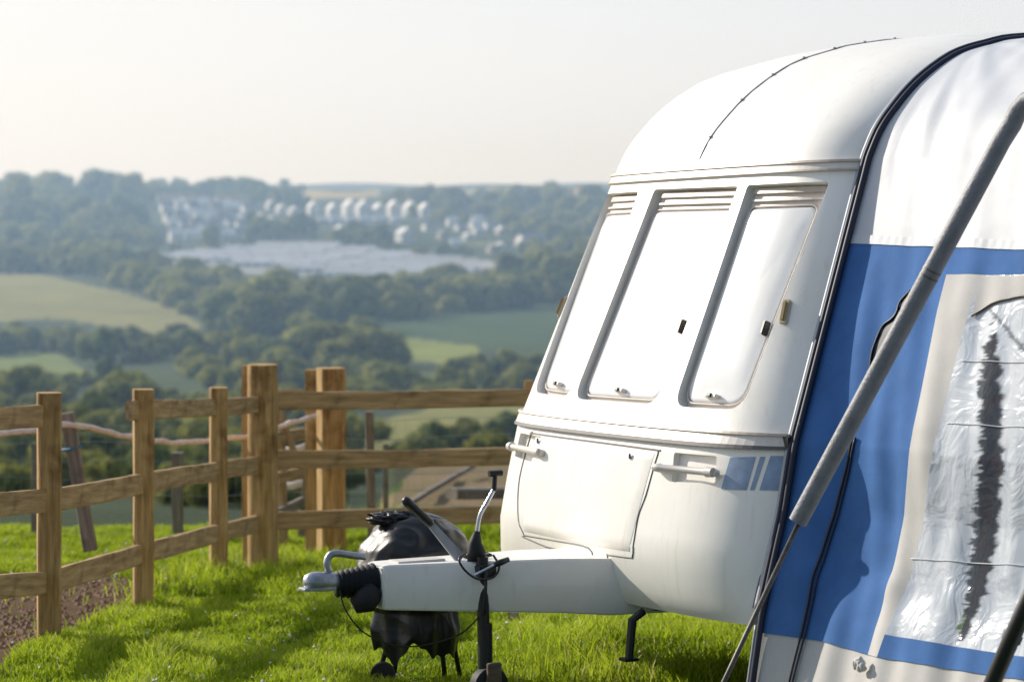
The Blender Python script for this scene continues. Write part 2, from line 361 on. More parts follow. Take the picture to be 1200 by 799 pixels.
# ---- body shell
ts = np.concatenate([[.36, .375, .40, .43, .47, .53], np.linspace(.6, 1.06, 9), np.linspace(1.12, 2.0, 14), [2.04, 2.06], 2.06+np.array([.02, .05, .085, .118, .17, .229, .3, .39, .47, .55, .63, .72, .85, 1.0, 1.2, 1.5, 1.9, 2.5, 3.2, 4.0])])
xs = np.concatenate([-1+.0*np.arange(1), -np.array([.985, .965, .94, .91, .88, .84, .8, .75, .7]), np.linspace(-.65, .65, 21), np.array([.7, .75, .8, .84, .88, .91, .94, .965, .985]), [1.0]])
TT, XX = np.meshgrid(ts, xs, indexing='ij'); P = surf(TT, XX); nr, nc = TT.shape
V = P.reshape(-1, 3).tolist(); Fc = grid_faces(nr, nc, True)
REAR = surf(ts[-1], 0)[0]
for side, j in ((1, nc-1), (-1, 0)):
    base = len(V)
    # rear column
    for i in range(nr-1):
        p = P[i, j]; V.append((REAR, p[1], p[2]))
    rear = [base+i for i in range(nr-1)]+[(nr-1)*nc+j]
    frontc = [i*nc+j for i in range(nr)]
    for i in range(nr-1):
        f = (frontc[i], rear[i], rear[i+1], frontc[i+1]) if i < nr-2 else (frontc[i], rear[i], rear[i+1])
        Fc.append(f if side > 0 else f[::-1])
    if side > 0: rearP = rear
    else: rearN = rear
Fc.append(tuple(rearN[:-1])+tuple((nr-1)*nc+j for j in range(nc))+tuple(rearP[:-1][::-1]))
Fc.append(tuple(range(0, nc))+(rearP[0], rearN[0]))
body = link_mesh('body', V, Fc, M['white'], car)
bm = bmesh.new(); bm.from_mesh(body.data); bmesh.ops.remove_doubles(bm, verts=bm.verts, dist=1e-5); bmesh.ops.recalc_face_normals(bm, faces=bm.faces)
print('BODY nonmanifold', sum(1 for e in bm.edges if not e.is_manifold)); bm.to_mesh(body.data); bm.free()

def rquad(c, r, n=6):
    """c: 4 corners (t,xi) TL,TR,BR,BL; r: rounding per corner (fraction) -> outline"""
    out = []
    c = [np.array(p, float) for p in c]
    for i in range(4):
        p = c[i]; a = c[i-1]-p; b_ = c[(i+1) % 4]-p
        la = np.linalg.norm(a); lb = np.linalg.norm(b_); rr = r[i] if hasattr(r, '__len__') else r
        pa = p+a/la*min(rr, la*.45); pb = p+b_/lb*min(rr, lb*.45)
        for k in range(n+1):
            t = k/n; out.append((1-t)**2*pa+2*t*(1-t)*p+t*t*pb)
    return out
def densify(ol, step=.06):
    o2 = []
    for i in range(len(ol)):
        a = ol[i]; b_ = ol[(i+1) % len(ol)]; k = max(1, int(np.linalg.norm(b_-a)/step))
        o2 += [a+(b_-a)*j/k for j in range(k)]
    return o2
def dome_patch(ol, off_c, off_e, rim=None, rings=(0, .3, .6, .85, .93, .97, 1.0), fn=sp):
    """sheet following the body skin inside an outline; off_c at the middle, falling to off_e at the rim"""
    ol = densify(ol); c = np.mean(ol, axis=0); V = [fn(c[0], c[1], off_c)]; Fc = []; n = len(ol)
    for ri, r in enumerate(rings[1:]):
        o_ = off_c if r < .94 else (off_c*.6+off_e*.4 if r < .99 else off_e)
        for p in ol:
            q = c+(p-c)*r; V.append(fn(q[0], q[1], o_))
    for k in range(n): Fc.append((0, 1+(k+1) % n, 1+k))
    for ri in range(len(rings)-2):
        a = 1+ri*n; b_ = a+n
        for k in range(n): Fc.append((a+k, a+(k+1) % n, b_+(k+1) % n, b_+k))
    return V, Fc
def cut(ol, depth):
    ol = densify(ol); c = np.mean(ol, axis=0); n = len(ol); V = []; Fc = []
    for off in (.05, -depth):
        V.append(sp(c[0], c[1], off))
        for r in (.5, 1): V += [sp(*(c+(p-c)*r), off) for p in ol]
    m_ = 1+2*n
    for h in (0, m_):
        for k in range(n):
            Fc.append((h, h+1+k, h+1+(k+1) % n)[::(1 if h else -1)])
            Fc.append((h+1+k, h+1+n+k, h+1+n+(k+1) % n, h+1+(k+1) % n)[::(1 if h else -1)])
    for k in range(n): Fc.append((1+n+k, 1+n+(k+1) % n, m_+1+n+(k+1) % n, m_+1+n+k))
    o = link_mesh('cutter', V, Fc, None, car)
    bm = bmesh.new(); bm.from_mesh(o.data); bmesh.ops.recalc_face_normals(bm, faces=bm.faces); bm.to_mesh(o.data); bm.free()
    md = body.modifiers.new('cut', 'BOOLEAN'); md.object = o; md.operation = 'DIFFERENCE'; md.solver = 'EXACT'
    return o
def P4(*pts): return [np.array(pk(*p)) for p in pts]
def mir(c): return [np.array([p[0], -p[1]]) for p in (c[1], c[0], c[3], c[2])]
w3 = P4((876, 217), (972, 213), (869, 480), (789, 476))
w2 = P4((767, 222), (865, 218), (768, 474), (672, 467))
mid = (w2[0][1]+w2[1][1]+w2[2][1]+w2[3][1])/4
print('win3', [p.round(3).tolist() for p in w3], 'win2', [p.round(3).tolist() for p in w2])
w2 = [np.array([w2[0][0], -.245]), np.array([w2[1][0], .245]), np.array([w2[2][0], .245]), np.array([w2[3][0], -.245])] if False else w2
# mirror of the near window about the middle of the centre one
w1 = [np.array([p[0], 2*mid-p[1]]) for p in (w3[1], w3[0], w3[3], w3[2])]
for p in w1: p[1] = max(p[1], -.90)
wins = [w1, w2, w3]; cutters = []; DEP = .05
for wq in wins: cutters.append(cut(rquad(wq, (.015, .015, .075, .075)), DEP))
hr = P4((790, 530), (840, 534), (838, 566), (787, 564)); hr_m = mir(hr)
for q in (hr, hr_m): cutters.append(cut(rquad(q, .012), .028))
dg = bpy.context.evaluated_depsgraph_get(); dg.update(); me = bpy.data.meshes.new_from_object(body.evaluated_get(dg)); body.modifiers.clear(); old = body.data; body.data = me
for c_ in cutters: bpy.data.objects.remove(c_, do_unlink=True)
print('BODY verts', len(me.vertices))
me.polygons.foreach_set('use_smooth', [True]*len(me.polygons)); me.set_sharp_from_angle(angle=R(24))
if not me.materials: me.materials.append(M['white'])

def shrink(q, l, r, t, b_):
    # margins: t,b in metres, l,r in xi
    TL, TR, BR, BL = q
    return [TL+[-t, l], TR+[-t, -r], BR+[b_, -r], BL+[b_, l]]
def strip_on(pts_tx, half_w, off, m, name, parent, th=.006):
    """a flat strip following the skin along (t,xi) points; half_w in t direction"""
    bb = B(); V = []; n = len(pts_tx)
    for (t, x) in pts_tx:
        for dt, o_ in ((-half_w, off), (half_w, off), (half_w, off+th), (-half_w, off+th)): V.append(sp(t+dt, x, o_))
    Fc = []
    for i in range(n-1):
        for k in range(4): Fc.append((i*4+k, i*4+(k+1) % 4, (i+1)*4+(k+1) % 4, (i+1)*4+k))
    Fc += [(3, 2, 1, 0), tuple((n-1)*4+k for k in range(4))]
    return bb.add(V, Fc).build(name, m, parent, bevel=0)
def tube_on(pts_tx, r, off, m, name, parent, fn=sp):
    return B().tube([fn(t, x, off) for t, x in pts_tx], r, 8).build(name, m, parent, smooth=True)
for i, wq in enumerate(wins):
    fr = rquad(shrink(wq, .008, .008, .0, .004), (.015, .015, .07, .07))
    V_, F_ = dome_patch(fr, -DEP+.012, -DEP+.004)
    wn = link_mesh('window', V_, F_, M['frame'], car, smooth=True, auto=40)
    pn = rquad(shrink(wq, .022, .036, .080, .030), (.035, .035, .06, .06))
    V_, F_ = dome_patch(pn, -DEP+.026, -DEP+.014, rings=(0, .3, .6, .85, .965, .985, 1.0))
    link_mesh('pane', V_, F_, M['pane_old' if i == 2 else 'pane'], wn, smooth=True)
    # rounded rim of the acrylic
    po = densify(rquad(shrink(wq, .016, .030, .074, .024), (.04, .04, .065, .065)))
    B().tube([sp(p[0], p[1], -DEP+.017) for p in po+[po[0]]], .0048, 6, False).build('rim', M['rimp'], wn, smooth=True)
    for dt, hh, mm in ((.016, .010, 'beige'), (.052, .004, 'rimp')):
        TL, TR = wq[0], wq[1]
        line = [TL+(TR-TL)*k for k in np.linspace(.06, .96, 9)]
        strip_on([(p[0]-dt, p[1]) for p in line], hh, -DEP+.012, M[mm], 'top_rail', wn, .014)
    TL, TR, BR, BL = wq
    cb = BL*.5+BR*.5+np.array([.05, 0]); c0 = sp(cb[0], cb[1], -DEP+.03)
    Rn = Vector(snorm(cb[0], cb[1]).tolist()).to_track_quat('X', 'Z').to_matrix()
    lt = B().box(c0, (.03, .075, .016), Rn).build('latch', M['frame'], wn, bevel=.003)
    B().box(Vector(c0)+Rn @ Vector((.012, 0, 0)), (.02, .026, .014), Rn).build('catch', M['black'], lt, bevel=.002)
    if i > 0:
        cs = TR*.36+BR*.64; cs = cs+[0, -.045]; c0 = sp(cs[0], cs[1], -DEP+.035)
        B().box(c0, (.03, .016, .055), Rn).build('latch', M['black'], wn, bevel=.003)
# gasket lines round the near window
for i, wq in enumerate(wins):
    ol = densify(rquad([wq[0]+[.0, -.004], wq[1]+[0, .004], wq[2]+[-.004, .004], wq[3]+[-.004, -.004]], (.02, .02, .12, .12)))
# moulding strips
xr = np.linspace(-.995, 1.0, 60)
for t0, hh, mm, th in ((2.055, .016, 'frame', .010), (2.078, .0045, 'beige', .016), (2.034, .004, 'beige', .016)):
    pass
def crease_strip(t0, hh, off, th, mm, name='moulding'):
    return strip_on([(t0, x) for x in xr], hh, off, M[mm], name, car, th)
crease_strip(2.035, .020, .000, .010, 'frame'); crease_strip(2.050, .0045, .009, .008, 'beige'); crease_strip(2.018, .0035, .009, .006, 'beige')
crease_strip(1.022, .022, .000, .012, 'frame'); crease_strip(1.044, .0045, .010, .010, 'beige'); crease_strip(.999, .005, .008, .008, 'greystrip')
e0 = sp(1.022, 1.0, .01); B().box(e0-np.array([.0, .012, 0]), (.05, .05, .05)).build('end_cap', M['black'], car, bevel=.006)
# roof seam with rivets
sx = invert(surf, 819, 189, 2.0, 2.2, -.6, .6)[1]; print('seam xi', sx)
st_ = np.concatenate([np.linspace(2.075, 3.0, 40), np.linspace(3.05, 6.0, 30)])
def roofp(t, x, off):
    e = 1e-3; a = surf(t+e, x)-surf(t-e, x); b_ = surf(t, x+e)-surf(t, x-e); n = np.cross(b_, a); n /= np.linalg.norm(n)
    if n[2] < 0 or (abs(n[2]) < .2 and n[0] < 0): n = -n
    return surf(t, x)+off*n
B().tube([roofp(t, sx, .0015) for t in st_], .0028, 6).build('roof_seam', M['seam'], car, smooth=True)
for t in np.arange(2.12, 4.2, .13):
    p = roofp(t, sx+.004, .003); B().tube([p, p+np.array([.0, 0, .006])], .006, 6).build('rivet', M['seam'], car)
# locker lid
lid = [(624, 508), (626, 508), (700, 518), (768, 527), (771, 528), (771, 532), (766, 548), (757, 580), (748, 605), (742, 640), (741, 652), (738, 653), (713, 650), (712, 651), (711, 668), (709, 669), (696, 662), (690, 642), (650, 633), (616, 627), (614, 626), (607, 600), (609, 560), (622, 510)]
lt_ = [pk(*p) for p in lid]; lt_.append(lt_[0])
sm = smooth_path([(a, b_, 0) for a, b_ in lt_], 4)
B().tube([sp(p[0], p[1], .000) for p in sm], .0035, 6, False).build('locker_lid_gap', M['greystrip'], car)
lq = [np.array(pk(*p)) for p in ((628, 512), (767, 531), (738, 646), (614, 622))]; V_ = []
for b_ in np.linspace(0, 1, 26):
    for a in np.linspace(0, 1, 30):
        p = (lq[0]*(1-a)+lq[1]*a)*(1-b_)+(lq[3]*(1-a)+lq[2]*a)*b_; e_ = min(a, 1-a, b_, 1-b_); V_.append(sp(p[0], p[1], .006 if e_ > .02 else .001))
link_mesh('locker_lid', V_, grid_faces(26, 30), M['white'], car, smooth=True)
for px_, py_ in ((633, 517), (741, 535)):
    t, x = pk(px_, py_); q = sp(t, x, .012); B().box(q, (.008, .011, .024)).build('lid_catch', M['greystrip'], car, bevel=.003)
# hitch cut-out frame under the lid
hc = [pk(*p) for p in ((612, 628), (640, 640), (672, 648), (700, 655), (712, 668), (712, 650))]
tube_on(hc[:5], .003, .002, M['greystrip'], 'panel_gap', car)
t, x = pk(691, 661); B().tube([sp(t, x, .0), sp(t, x, .02)], .022, 14).build('bolt_cover', M['frame'], car, auto=40)
t, x = pk(691, 661); B().tube([sp(t, x, .018), sp(t, x, .024)], .009, 10).build('bolt', M['cast'], car, auto=40)
# grab handles
for sgn in (1, -1):
    a = pk(774, 549); b_ = pk(842, 555)
    A0 = Vector(sp(a[0], sgn*a[1], .028)); B0 = Vector(sp(b_[0], sgn*b_[1], .028))
    gh = B().tube([A0, A0.lerp(B0, .1), A0.lerp(B0, .12), A0.lerp(B0, .88), A0.lerp(B0, .9), B0], [.015, .018, .014, .014, .02, .018], 12).build('grab_handle', M['frame'], car, auto=35)
    for p in (A0, B0):
        q = p-Vector(snorm(a[0], sgn*a[1]).tolist())*.02; B().tube([q, p], .014, 10).build('bracket', M['frame'], gh, auto=40)
# sticker
def flat_on(px_pts, off, m, name, parent=car, fn=sp, picker=pk):
    ol = [np.array(picker(*p)) for p in px_pts]; V_, F_ = dome_patch(ol, off, off, rings=(0, .25, .5, .75, 1.0), fn=fn)
    return link_mesh(name, V_, F_, m, parent, smooth=True)
for q_ in ([(856, 536), (886, 535), (875, 574), (845, 573)], [(903, 534), (930, 534), (928, 575), (890, 574)], [(891, 535), (897, 535), (884, 574), (879, 574)]):
    qa_ = [np.array(pk(*p)) for p in q_]; V_ = [sp(*((qa_[0]*(1-a)+qa_[1]*a)*(1-b_)+(qa_[3]*(1-a)+qa_[2]*a)*b_), .0015) for b_ in np.linspace(0, 1, 8) for a in np.linspace(0, 1, 12)]
    link_mesh('sticker', V_, grid_faces(8, 12), M['decal'], car, smooth=True)
# marker lamps
for t, x in (pk(921, 366),):
    for sgn in (1, -1):
        n_ = Vector(snorm(t, sgn*x).tolist()); Rn = n_.to_track_quat('X', 'Z').to_matrix()
        ml = B().box(sp(t, sgn*x, .006), (.012, .034, .10), Rn).build('marker_lamp', M['lampback'], car, bevel=.005)
        B().box(sp(t, sgn*x, .016), (.014, .022, .082), Rn).build('lens', M['amber'], ml, bevel=.006)
# awning rail on the near side of the body, following front edge and roof edge
def rail_t(t):
    t = np.asarray(t, float); w_ = np.minimum(t, 2.06); s = np.maximum(t-2.06, 0)
    RK = np.array([(-.1, .26, 1.09), (.15, .20, 1.09), (.41, .15, 1.085), (.77, .05, 1.085), (1.02, .0, 1.085), (2.06, -.42, .955)])
    u = np.interp(w_, RK[:, 0], RK[:, 1])-s; v = np.interp(w_, RK[:, 0], RK[:, 2])
    z = np.where(s > 0, np.interp(s, ES[:, 0], ES[:, 1]), w_)
    return np.stack([u, v, z], -1)
tt = np.concatenate([np.linspace(.0, 2.06, 40), 2.06+np.array([.02, .05, .085, .118, .17, .229, .3, .39, .47, .55, .63, .72, .85, 1.0, 1.2, 1.5, 1.9, 2.5, 3.2, 4.0])])
tt2 = tt[tt > .37]
rp = np.array([rail_t(t) for t in tt2])
tg = np.gradient(rp, axis=0); tg /= np.linalg.norm(tg, axis=1, keepdims=True); nn = np.cross(tg, np.array([0, 1.0, 0])); nn *= -np.sign(nn[:, :1]*1+nn[:, 2:]*1)*-1
nn = np.where((nn[:, :1]+nn[:, 2:]) < 0, -nn, nn)
B().tube([tuple(p) for p in smooth_path(rp+nn*.004+[0, -.020, 0], 2)], .015, 8).build('awning_channel', M['alu'], car, smooth=True)
B().tube([tuple(p) for p in smooth_path(rp+nn*.012+[0, .001, 0], 2)], .010, 8).build('channel_lip', M['navy'], car, smooth=True)
B().tube([tuple(p) for p in smooth_path(rp+nn*.002+[0, -.044, 0], 2)], .008, 8).build('edge_seal', M['navy'], car, smooth=True)
# ---- drawbar cover
def hexsec(u, hw, zt, zb, zm, ch): return [(u, -hw, zm), (u, -hw+ch, zt), (u, hw-ch, zt), (u, hw, zm), (u, hw-ch*.75, zb), (u, -hw+ch*.75, zb)]
secs = [hexsec(1.20, .097, .548, .386, .468, .022), hexsec(1.17, .107, .553, .383, .468, .024), hexsec(.5, .215, .545, .335, .445, .03), hexsec(.30, .25, .535, .315, .432, .034), hexsec(.05, .30, .53, .315, .43, .034)]
V = [p for s in secs for p in s]; Fc = [tuple(range(5, -1, -1)), tuple(24+k for k in range(6))]
for i in range(4):
    for k in range(6): Fc.append((i*6+k, i*6+(k+1) % 6, (i+1)*6+(k+1) % 6, (i+1)*6+k))
dbar = B().add(V, Fc).build('drawbar_cover', M['white'], car, bevel=.006)
dbar.data.polygons.foreach_set('use_smooth', [True]*len(dbar.data.polygons)); dbar.data.set_sharp_from_angle(angle=R(30))
for sgn in (1, -1): B().tube([(.15, sgn*.3, .36), (-2.0, sgn*.75, .34), (-4.2, sgn*.75, .34)], .03, 6).build('chassis_member', M['seam'], car)
B().box((1.02, .0, .554), (.20, .10, .010)).build('step_plate', M['frame'], car, bevel=.003)
# bellows
pts = []; rs = []
for k in range(15): pts.append((1.205+k*.0105, 0, .485)); rs.append(.072-.0015*k-(.018 if k % 2 else 0))
B().tube(pts, rs, 20).build('bellows', M['rubber'], car, smooth=True)
B().tube([(1.22, .03, .46), (1.26, .04, .42), (1.30, .03, .40)], [.05, .055, .03], 12).build('breakaway_boot', M['rubber'], car, smooth=True)
# coupling head
cp = plane_pt
ch = B(); P0 = cp(420, 681, 0); P1 = cp(395, 681, 0); P2 = cp(372, 681, 0); P3_ = cp(356, 682, 0)
ch.tube([P0, P1, P1.lerp(P2, .3), P2, P2.lerp(P3_, .5), P2.lerp(P3_, .85), P3_], [.030, .030, .036, .038, .036, .027, .012], 16)
cpl = ch.build('coupling_head', M['cast'], car, smooth=True)
hd = smooth_path([cp(386, 670, .0), cp(383, 660, 0), cp(387, 650, 0), cp(397, 648, 0), cp(410, 650, 0), cp(428, 652, 0)], 5)
B().tube(hd, .014, 10).build('coupling_handle', M['cast'], car, smooth=True)
B().box(cp(372, 689, 0), (.13, .07, .012)).build('coupling_base', M['cast'], cpl, bevel=.003)
B().box(cp(406, 682, .0), (.04, .05, .05)).build('collar', M['cast'], cpl, bevel=.006)
# breakaway cable
B().tube(smooth_path([cp(398, 690, .04), cp(404, 712, .05), cp(420, 735, .06), cp(440, 748, .06), cp(470, 757, .07), cp(505, 754, .08), cp(540, 742, .1), cp(562, 722, .15)], 6), .003, 6).build('breakaway_cable', M['black'], car, smooth=True)
# handbrake lever
hb0 = cp(540, 655, .05); hb1 = cp(503, 612, .05); hb2 = cp(473, 584, .05)
dirv = (hb1-hb0).normalized(); lv = B()
pr = Vector((0, 1, 0)); side = dirv.cross(pr).normalized()
lv.prism([hb0+side*.022, hb0-side*.022, hb1-side*.013, hb1+side*.013], pr*-.008, pr*.008)
hbk = lv.build('handbrake_lever', M['alu'], car, bevel=.002)
d2 = (hb2-hb1); gp = [hb1+d2*k for k in np.linspace(-.08, 1, 12)]
B().tube(gp, [.016, .019, .017, .019, .017, .019, .017, .019, .017, .019, .018, .012], 12).build('grip', M['black'], hbk, smooth=True)
# jockey wheel assembly
VJ = .14
jt = cp(565, 676, VJ); jb = cp(569, 818, VJ); 
jw = B().tube([cp(565, 652, VJ), jt, jb], [.024, .024, .024], 14).build('jockey_tube', M['pole'], car, auto=40)
B().tube([cp(568, 730, VJ), cp(569, 812, VJ)], .029, 14).build('outer_tube', M['black'], jw, auto=40)
B().box(cp(566, 668, VJ), (.07, .10, .05)).build('clamp', M['black'], jw, bevel=.006)
B().tube([cp(559, 656, VJ-.03), cp(558, 645, VJ-.03), cp(557, 636, VJ-.03), cp(559, 622, VJ-.03)], [.038, .036, .026, .012], 14).build('lever_boot', M['rubber'], car, smooth=True)
B().tube(smooth_path([cp(558, 632, VJ-.03), cp(562, 605, VJ-.03), cp(571, 588, VJ-.03), cp(579, 573, VJ-.03)], 5), .0085, 10).build('lever_stem', M['chrome'], car, smooth=True)
B().tube([cp(579, 575, VJ-.03), cp(580, 558, VJ-.03)], .010, 10).build('lever_socket', M['black'], car)
B().tube([cp(573, 555, VJ-.03), cp(588, 554, VJ-.03)], .012, 10).build('lever_knob', M['black'], car)
B().tube(smooth_path([cp(546, 648, VJ+.02), cp(538, 655, VJ+.05), cp(545, 668, VJ+.07), cp(560, 678, VJ+.08), cp(578, 676, VJ+.07), cp(585, 664, VJ+.05), cp(578, 650, VJ+.02)], 6), .0045, 8).build('cable_loop', M['black'], car, smooth=True)
B().tube([cp(556, 674, VJ+.06), cp(583, 660, VJ+.06)], .006, 8).build('clamp_handle', M['chrome'], car)
B().tube([cp(579, 662, VJ+.06), cp(586, 659, VJ+.06), cp(596, 655, VJ+.06)], [.009, .013, .010], 10).build('handle_grip', M['black'], car, smooth=True)
B().tube(smooth_path([cp(569, 665, VJ+.05), cp(569, 690, VJ+.07), cp(567, 720, VJ+.06)], 5), .007, 8).build('power_lead', M['black'], car, smooth=True)
B().tube([cp(540, 650, .0), cp(556, 655, .03), cp(575, 650, .05), cp(560, 645, 0)], .008, 8).build('lead_coil', M['black'], car, smooth=True)
jc = cp(573, 800, VJ+.02); jc.z = .075
whl = B().tube([jc+Vector((0, -.03, 0)), jc+Vector((0, -.024, 0)), jc+Vector((0, .024, 0)), jc+Vector((0, .03, 0))], [.06, .072, .072, .06], 22).build('jockey_wheel', M['rubber'], car, auto=40)
B().tube([jc+Vector((0, -.034, 0)), jc+Vector((0, .034, 0))], .035, 16).build('hub', M['alu'], whl, auto=40)
fk = cp(573, 785, VJ+.02); B().box(fk+Vector((0, .045, -.04)), (.058, .022, .15)).build('fork', M['oldwood'], jw, bevel=.004)
# corner steady
cs0 = cp(741, 726, .35); cs1 = cp(737, 772, .35)
leg = B().tube([cs0+Vector((-.05, 0, .03)), cs0, cs1], [.016, .018, .016], 8).build('corner_steady', M['pole'], car)
B().box(cs1, (.06, .06, .012)).build('foot', M['pole'], leg, bevel=.003)
for sgn in (1, -1):
    wc = Vector((-2.1, sgn*.93, .31)); gz = float(ground_z(*W(np.array(wc))[:2]))
    wh = B().tube([wc+Vector((0, -.09, 0)), wc+Vector((0, -.075, 0)), wc+Vector((0, .075, 0)), wc+Vector((0, .09, 0))], [.27, .31, .31, .27], 32).build('wheel', M['rubber'], car, auto=40)
    B().tube([wc+Vector((0, -.093, 0)), wc+Vector((0, .093, 0))], .18, 24).build('rim', M['alu'], wh, auto=40)

# ------------------------------------------------------------------ awning
aw = bpy.data.objects.new('awning', None); C.objects.link(aw); aw.location = CO.tolist(); aw.rotation_euler = (ROL, 0, PHI)
props(aw, 'blue and white cloth awning with a clear plastic window, beside the caravan', 'awning')
def fold(t, q):
    t = np.asarray(t, float); q = np.asarray(q, float)
    d = (.010*np.sin(9*q+1.5*t+.5*np.sin(3*t))+.006*np.sin(23*q-2.2*t+1.0+.8*np.sin(2.1*t))+.004*np.sin(41*q+5*t))*np.interp(t, [0, 1.5, 1.8, 3], [1, .8, .25, .2])
    # drape radiating from the curved shoulder
    k = np.clip((t-1.75)/.35, 0, 1)*np.clip((2.9-t)/.3, 0, 1); an = np.arctan2(t-2.65, q+.05)
    d = d+k*(.005*np.sin(an*17+q*3)+.0022*np.sin(an*39+1+2*np.sin(q*5)))*np.clip(1.4-q, .3, 1)*np.clip(q/.25, 0, 1)
    d = d+.012*np.exp(-((t-.55)/.06)**2)*np.sin(q*15)
    return d*np.clip(q/.12, 0, 1)
def aw_raw(t, q):
    p = rail_t(t); qz = np.interp(t, [0, .5, .8, 1.1, 1.5, 2.0, 2.7], [.22, .26, .24, .16, .10, .06, .0]); k = np.interp(t, [0, .6, 1.7, 2.5], [.30, .60, .55, .1])*(q+qz-np.sqrt((q-qz)**2+.0004)+np.sqrt(qz**2+.0004)-qz)/2; p = p+np.stack([-k, q, 0*q], -1)  # panel turned back beside the rail, shaped to put that strip in shade
    return p
def awp(t, q, off=0):
    t = np.asarray(t, float)+0*np.asarray(q, float); q = np.asarray(q, float)+0*t
    d = fold(t, q)+off
    k = np.clip((t-2.06)/.5, 0, 1)
    p = aw_raw(t, q); return p+np.stack([d*(1-k)*.95, 0*d, d*(.3+.7*k)], -1)
def apk(px, py): return np.array(invert(aw_raw, px, py, 0.0, 2.5, 0.0, 2.2, 70))
QE = 2.35
def quad_patch(TL, TR, BR, BL, n, m_, name, mt, off=0, cols=None):
    TL, TR, BR, BL = map(np.array, (TL, TR, BR, BL)); s, r = np.meshgrid(np.linspace(0, 1, n), np.linspace(0, 1, m_), indexing='ij')
    s = s[..., None]; r = r[..., None]
    tq = (TL*(1-r)+TR*r)*(1-s)+(BL*(1-r)+BR*r)*s
    V_ = awp(tq[..., 0], tq[..., 1], off)
    o = link_mesh(name, V_.reshape(-1, 3), grid_faces(n, m_, True), mt, aw, smooth=True)
    return o, tq
tT = apk(1012, 284)[0]; a1 = apk(1118, 289); a2 = apk(1015, 766); tB = apk(903, 742)[0]
e1 = apk(1190, 291); e2 = apk(1190, 795)
def ext(p, q_, a, b_):   # point on the line a->b at q
    return np.array([a[0]+(b_[0]-a[0])*(q_-a[1])/(b_[1]-a[1]), q_])
TLb = np.array([tT, 0.0]); BLb = np.array([tB, 0.0])
quad_patch(TLb, a1, a2, BLb, 120, 60, 'blue_panel', M['blue'])
topR = ext(0, QE, a1, e1); botR = ext(0, QE, a2, e2)
c1 = apk(1118, 322); c1r = ext(0, QE, c1, apk(1195, 321))
quad_patch(a1, topR, c1r, c1, 12, 60, 'top_band', M['blue'])
# left of c1 the blue panel's edge runs a1->a2; the cream strip starts there
def on_edge(p, a, b_):
    k = (p[0]-a[0])/(b_[0]-a[0]); return a+(b_-a)*k
c1e = on_edge(c1, a1, a2); quad_patch(a1, c1, c1, c1e, 6, 4, 'band_corner', M['blue'])
s1 = apk(1150, 322); s2 = apk(1030, 770)
quad_patch(c1e, s1, s2, a2, 90, 8, 'cream_strip', M['cream'])
wBL = apk(1041, 744); wBLe = on_edge(wBL, s1, s2); wBR = ext(0, QE, wBL, apk(1190, 768)); b2 = ext(0, QE, s2, e2)
quad_patch(wBLe, wBR, b2, s2, 10, 60, 'lower_band', M['blue'])
# window sheet
m, nt, b = new_mat('clear plastic sheet')
tc = N(nt, 'ShaderNodeTexCoord'); mp = N(nt, 'ShaderNodeMapping'); mp.inputs['Scale'].default_value = (1, 3.2, 1.1); nt.links.new(tc.outputs['Object'], mp.inputs[0])
n1 = N(nt, 'ShaderNodeTexNoise', Scale=2.2, Detail=4.0, Roughness=.5, Distortion=.4); nt.links.new(mp.outputs[0], n1.inputs[0])
c = ramp(nt, n1.outputs[0], [(.3, (.40, .445, .51)), (.65, (.60, .64, .70))]); nt.links.new(c, b.inputs['Base Color'])  # pale base colour stands in for glare on the plastic
b.inputs['Roughness'].default_value = .16; b.inputs['Coat Weight'].default_value = .5
mp2 = N(nt, 'ShaderNodeMapping'); mp2.inputs['Scale'].default_value = (1, 1.5, 1.5); mp2.inputs['Rotation'].default_value = (R(25), 0, 0); nt.links.new(tc.outputs['Object'], mp2.inputs[0])
n4 = N(nt, 'ShaderNodeTexNoise', Scale=4.2, Detail=3.0, Roughness=.5, Distortion=.9); nt.links.new(mp2.outputs[0], n4.inputs[0])
rg = ramp(nt, n4.outputs[0], [(.36, (0, 0, 0)), (.49, (1, 1, 1)), (.515, (1, 1, 1)), (.66, (0, 0, 0))])
sm_ = N(nt, 'ShaderNodeMath', operation='ADD'); nt.links.new(n1.outputs[0], sm_.inputs[0]); nt.links.new(rg, sm_.inputs[1])
bp = N(nt, 'ShaderNodeBump', Strength=.17, Distance=.016); nt.links.new(sm_.outputs[0], bp.inputs['Height']); nt.links.new(bp.outputs[0], b.inputs['Normal'])
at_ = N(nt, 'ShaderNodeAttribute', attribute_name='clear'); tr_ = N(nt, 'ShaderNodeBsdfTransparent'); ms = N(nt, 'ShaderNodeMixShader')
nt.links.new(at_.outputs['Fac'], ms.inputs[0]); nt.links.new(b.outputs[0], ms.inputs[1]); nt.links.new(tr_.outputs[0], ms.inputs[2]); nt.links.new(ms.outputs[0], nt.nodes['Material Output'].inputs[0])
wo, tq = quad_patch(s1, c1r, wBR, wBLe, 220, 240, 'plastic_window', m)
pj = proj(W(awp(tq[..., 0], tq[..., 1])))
pole_shadow_x = np.interp(pj[..., 1], [350, 390, 420, 560, 640, 700, 750], [1168, 1164, 1161, 1161, 1153, 1143, 1126])
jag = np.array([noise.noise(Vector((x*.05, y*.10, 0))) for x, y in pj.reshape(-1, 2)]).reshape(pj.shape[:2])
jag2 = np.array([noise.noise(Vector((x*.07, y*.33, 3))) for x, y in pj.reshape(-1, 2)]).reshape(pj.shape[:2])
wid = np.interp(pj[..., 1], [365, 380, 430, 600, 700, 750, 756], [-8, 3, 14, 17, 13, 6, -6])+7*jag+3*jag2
clear = np.clip((wid-np.abs(pj[..., 0]-pole_shadow_x+6*jag2))/4.5, 0, 1)*.88  # see-through streak drawn along the pole's shadow, where the glare drops out
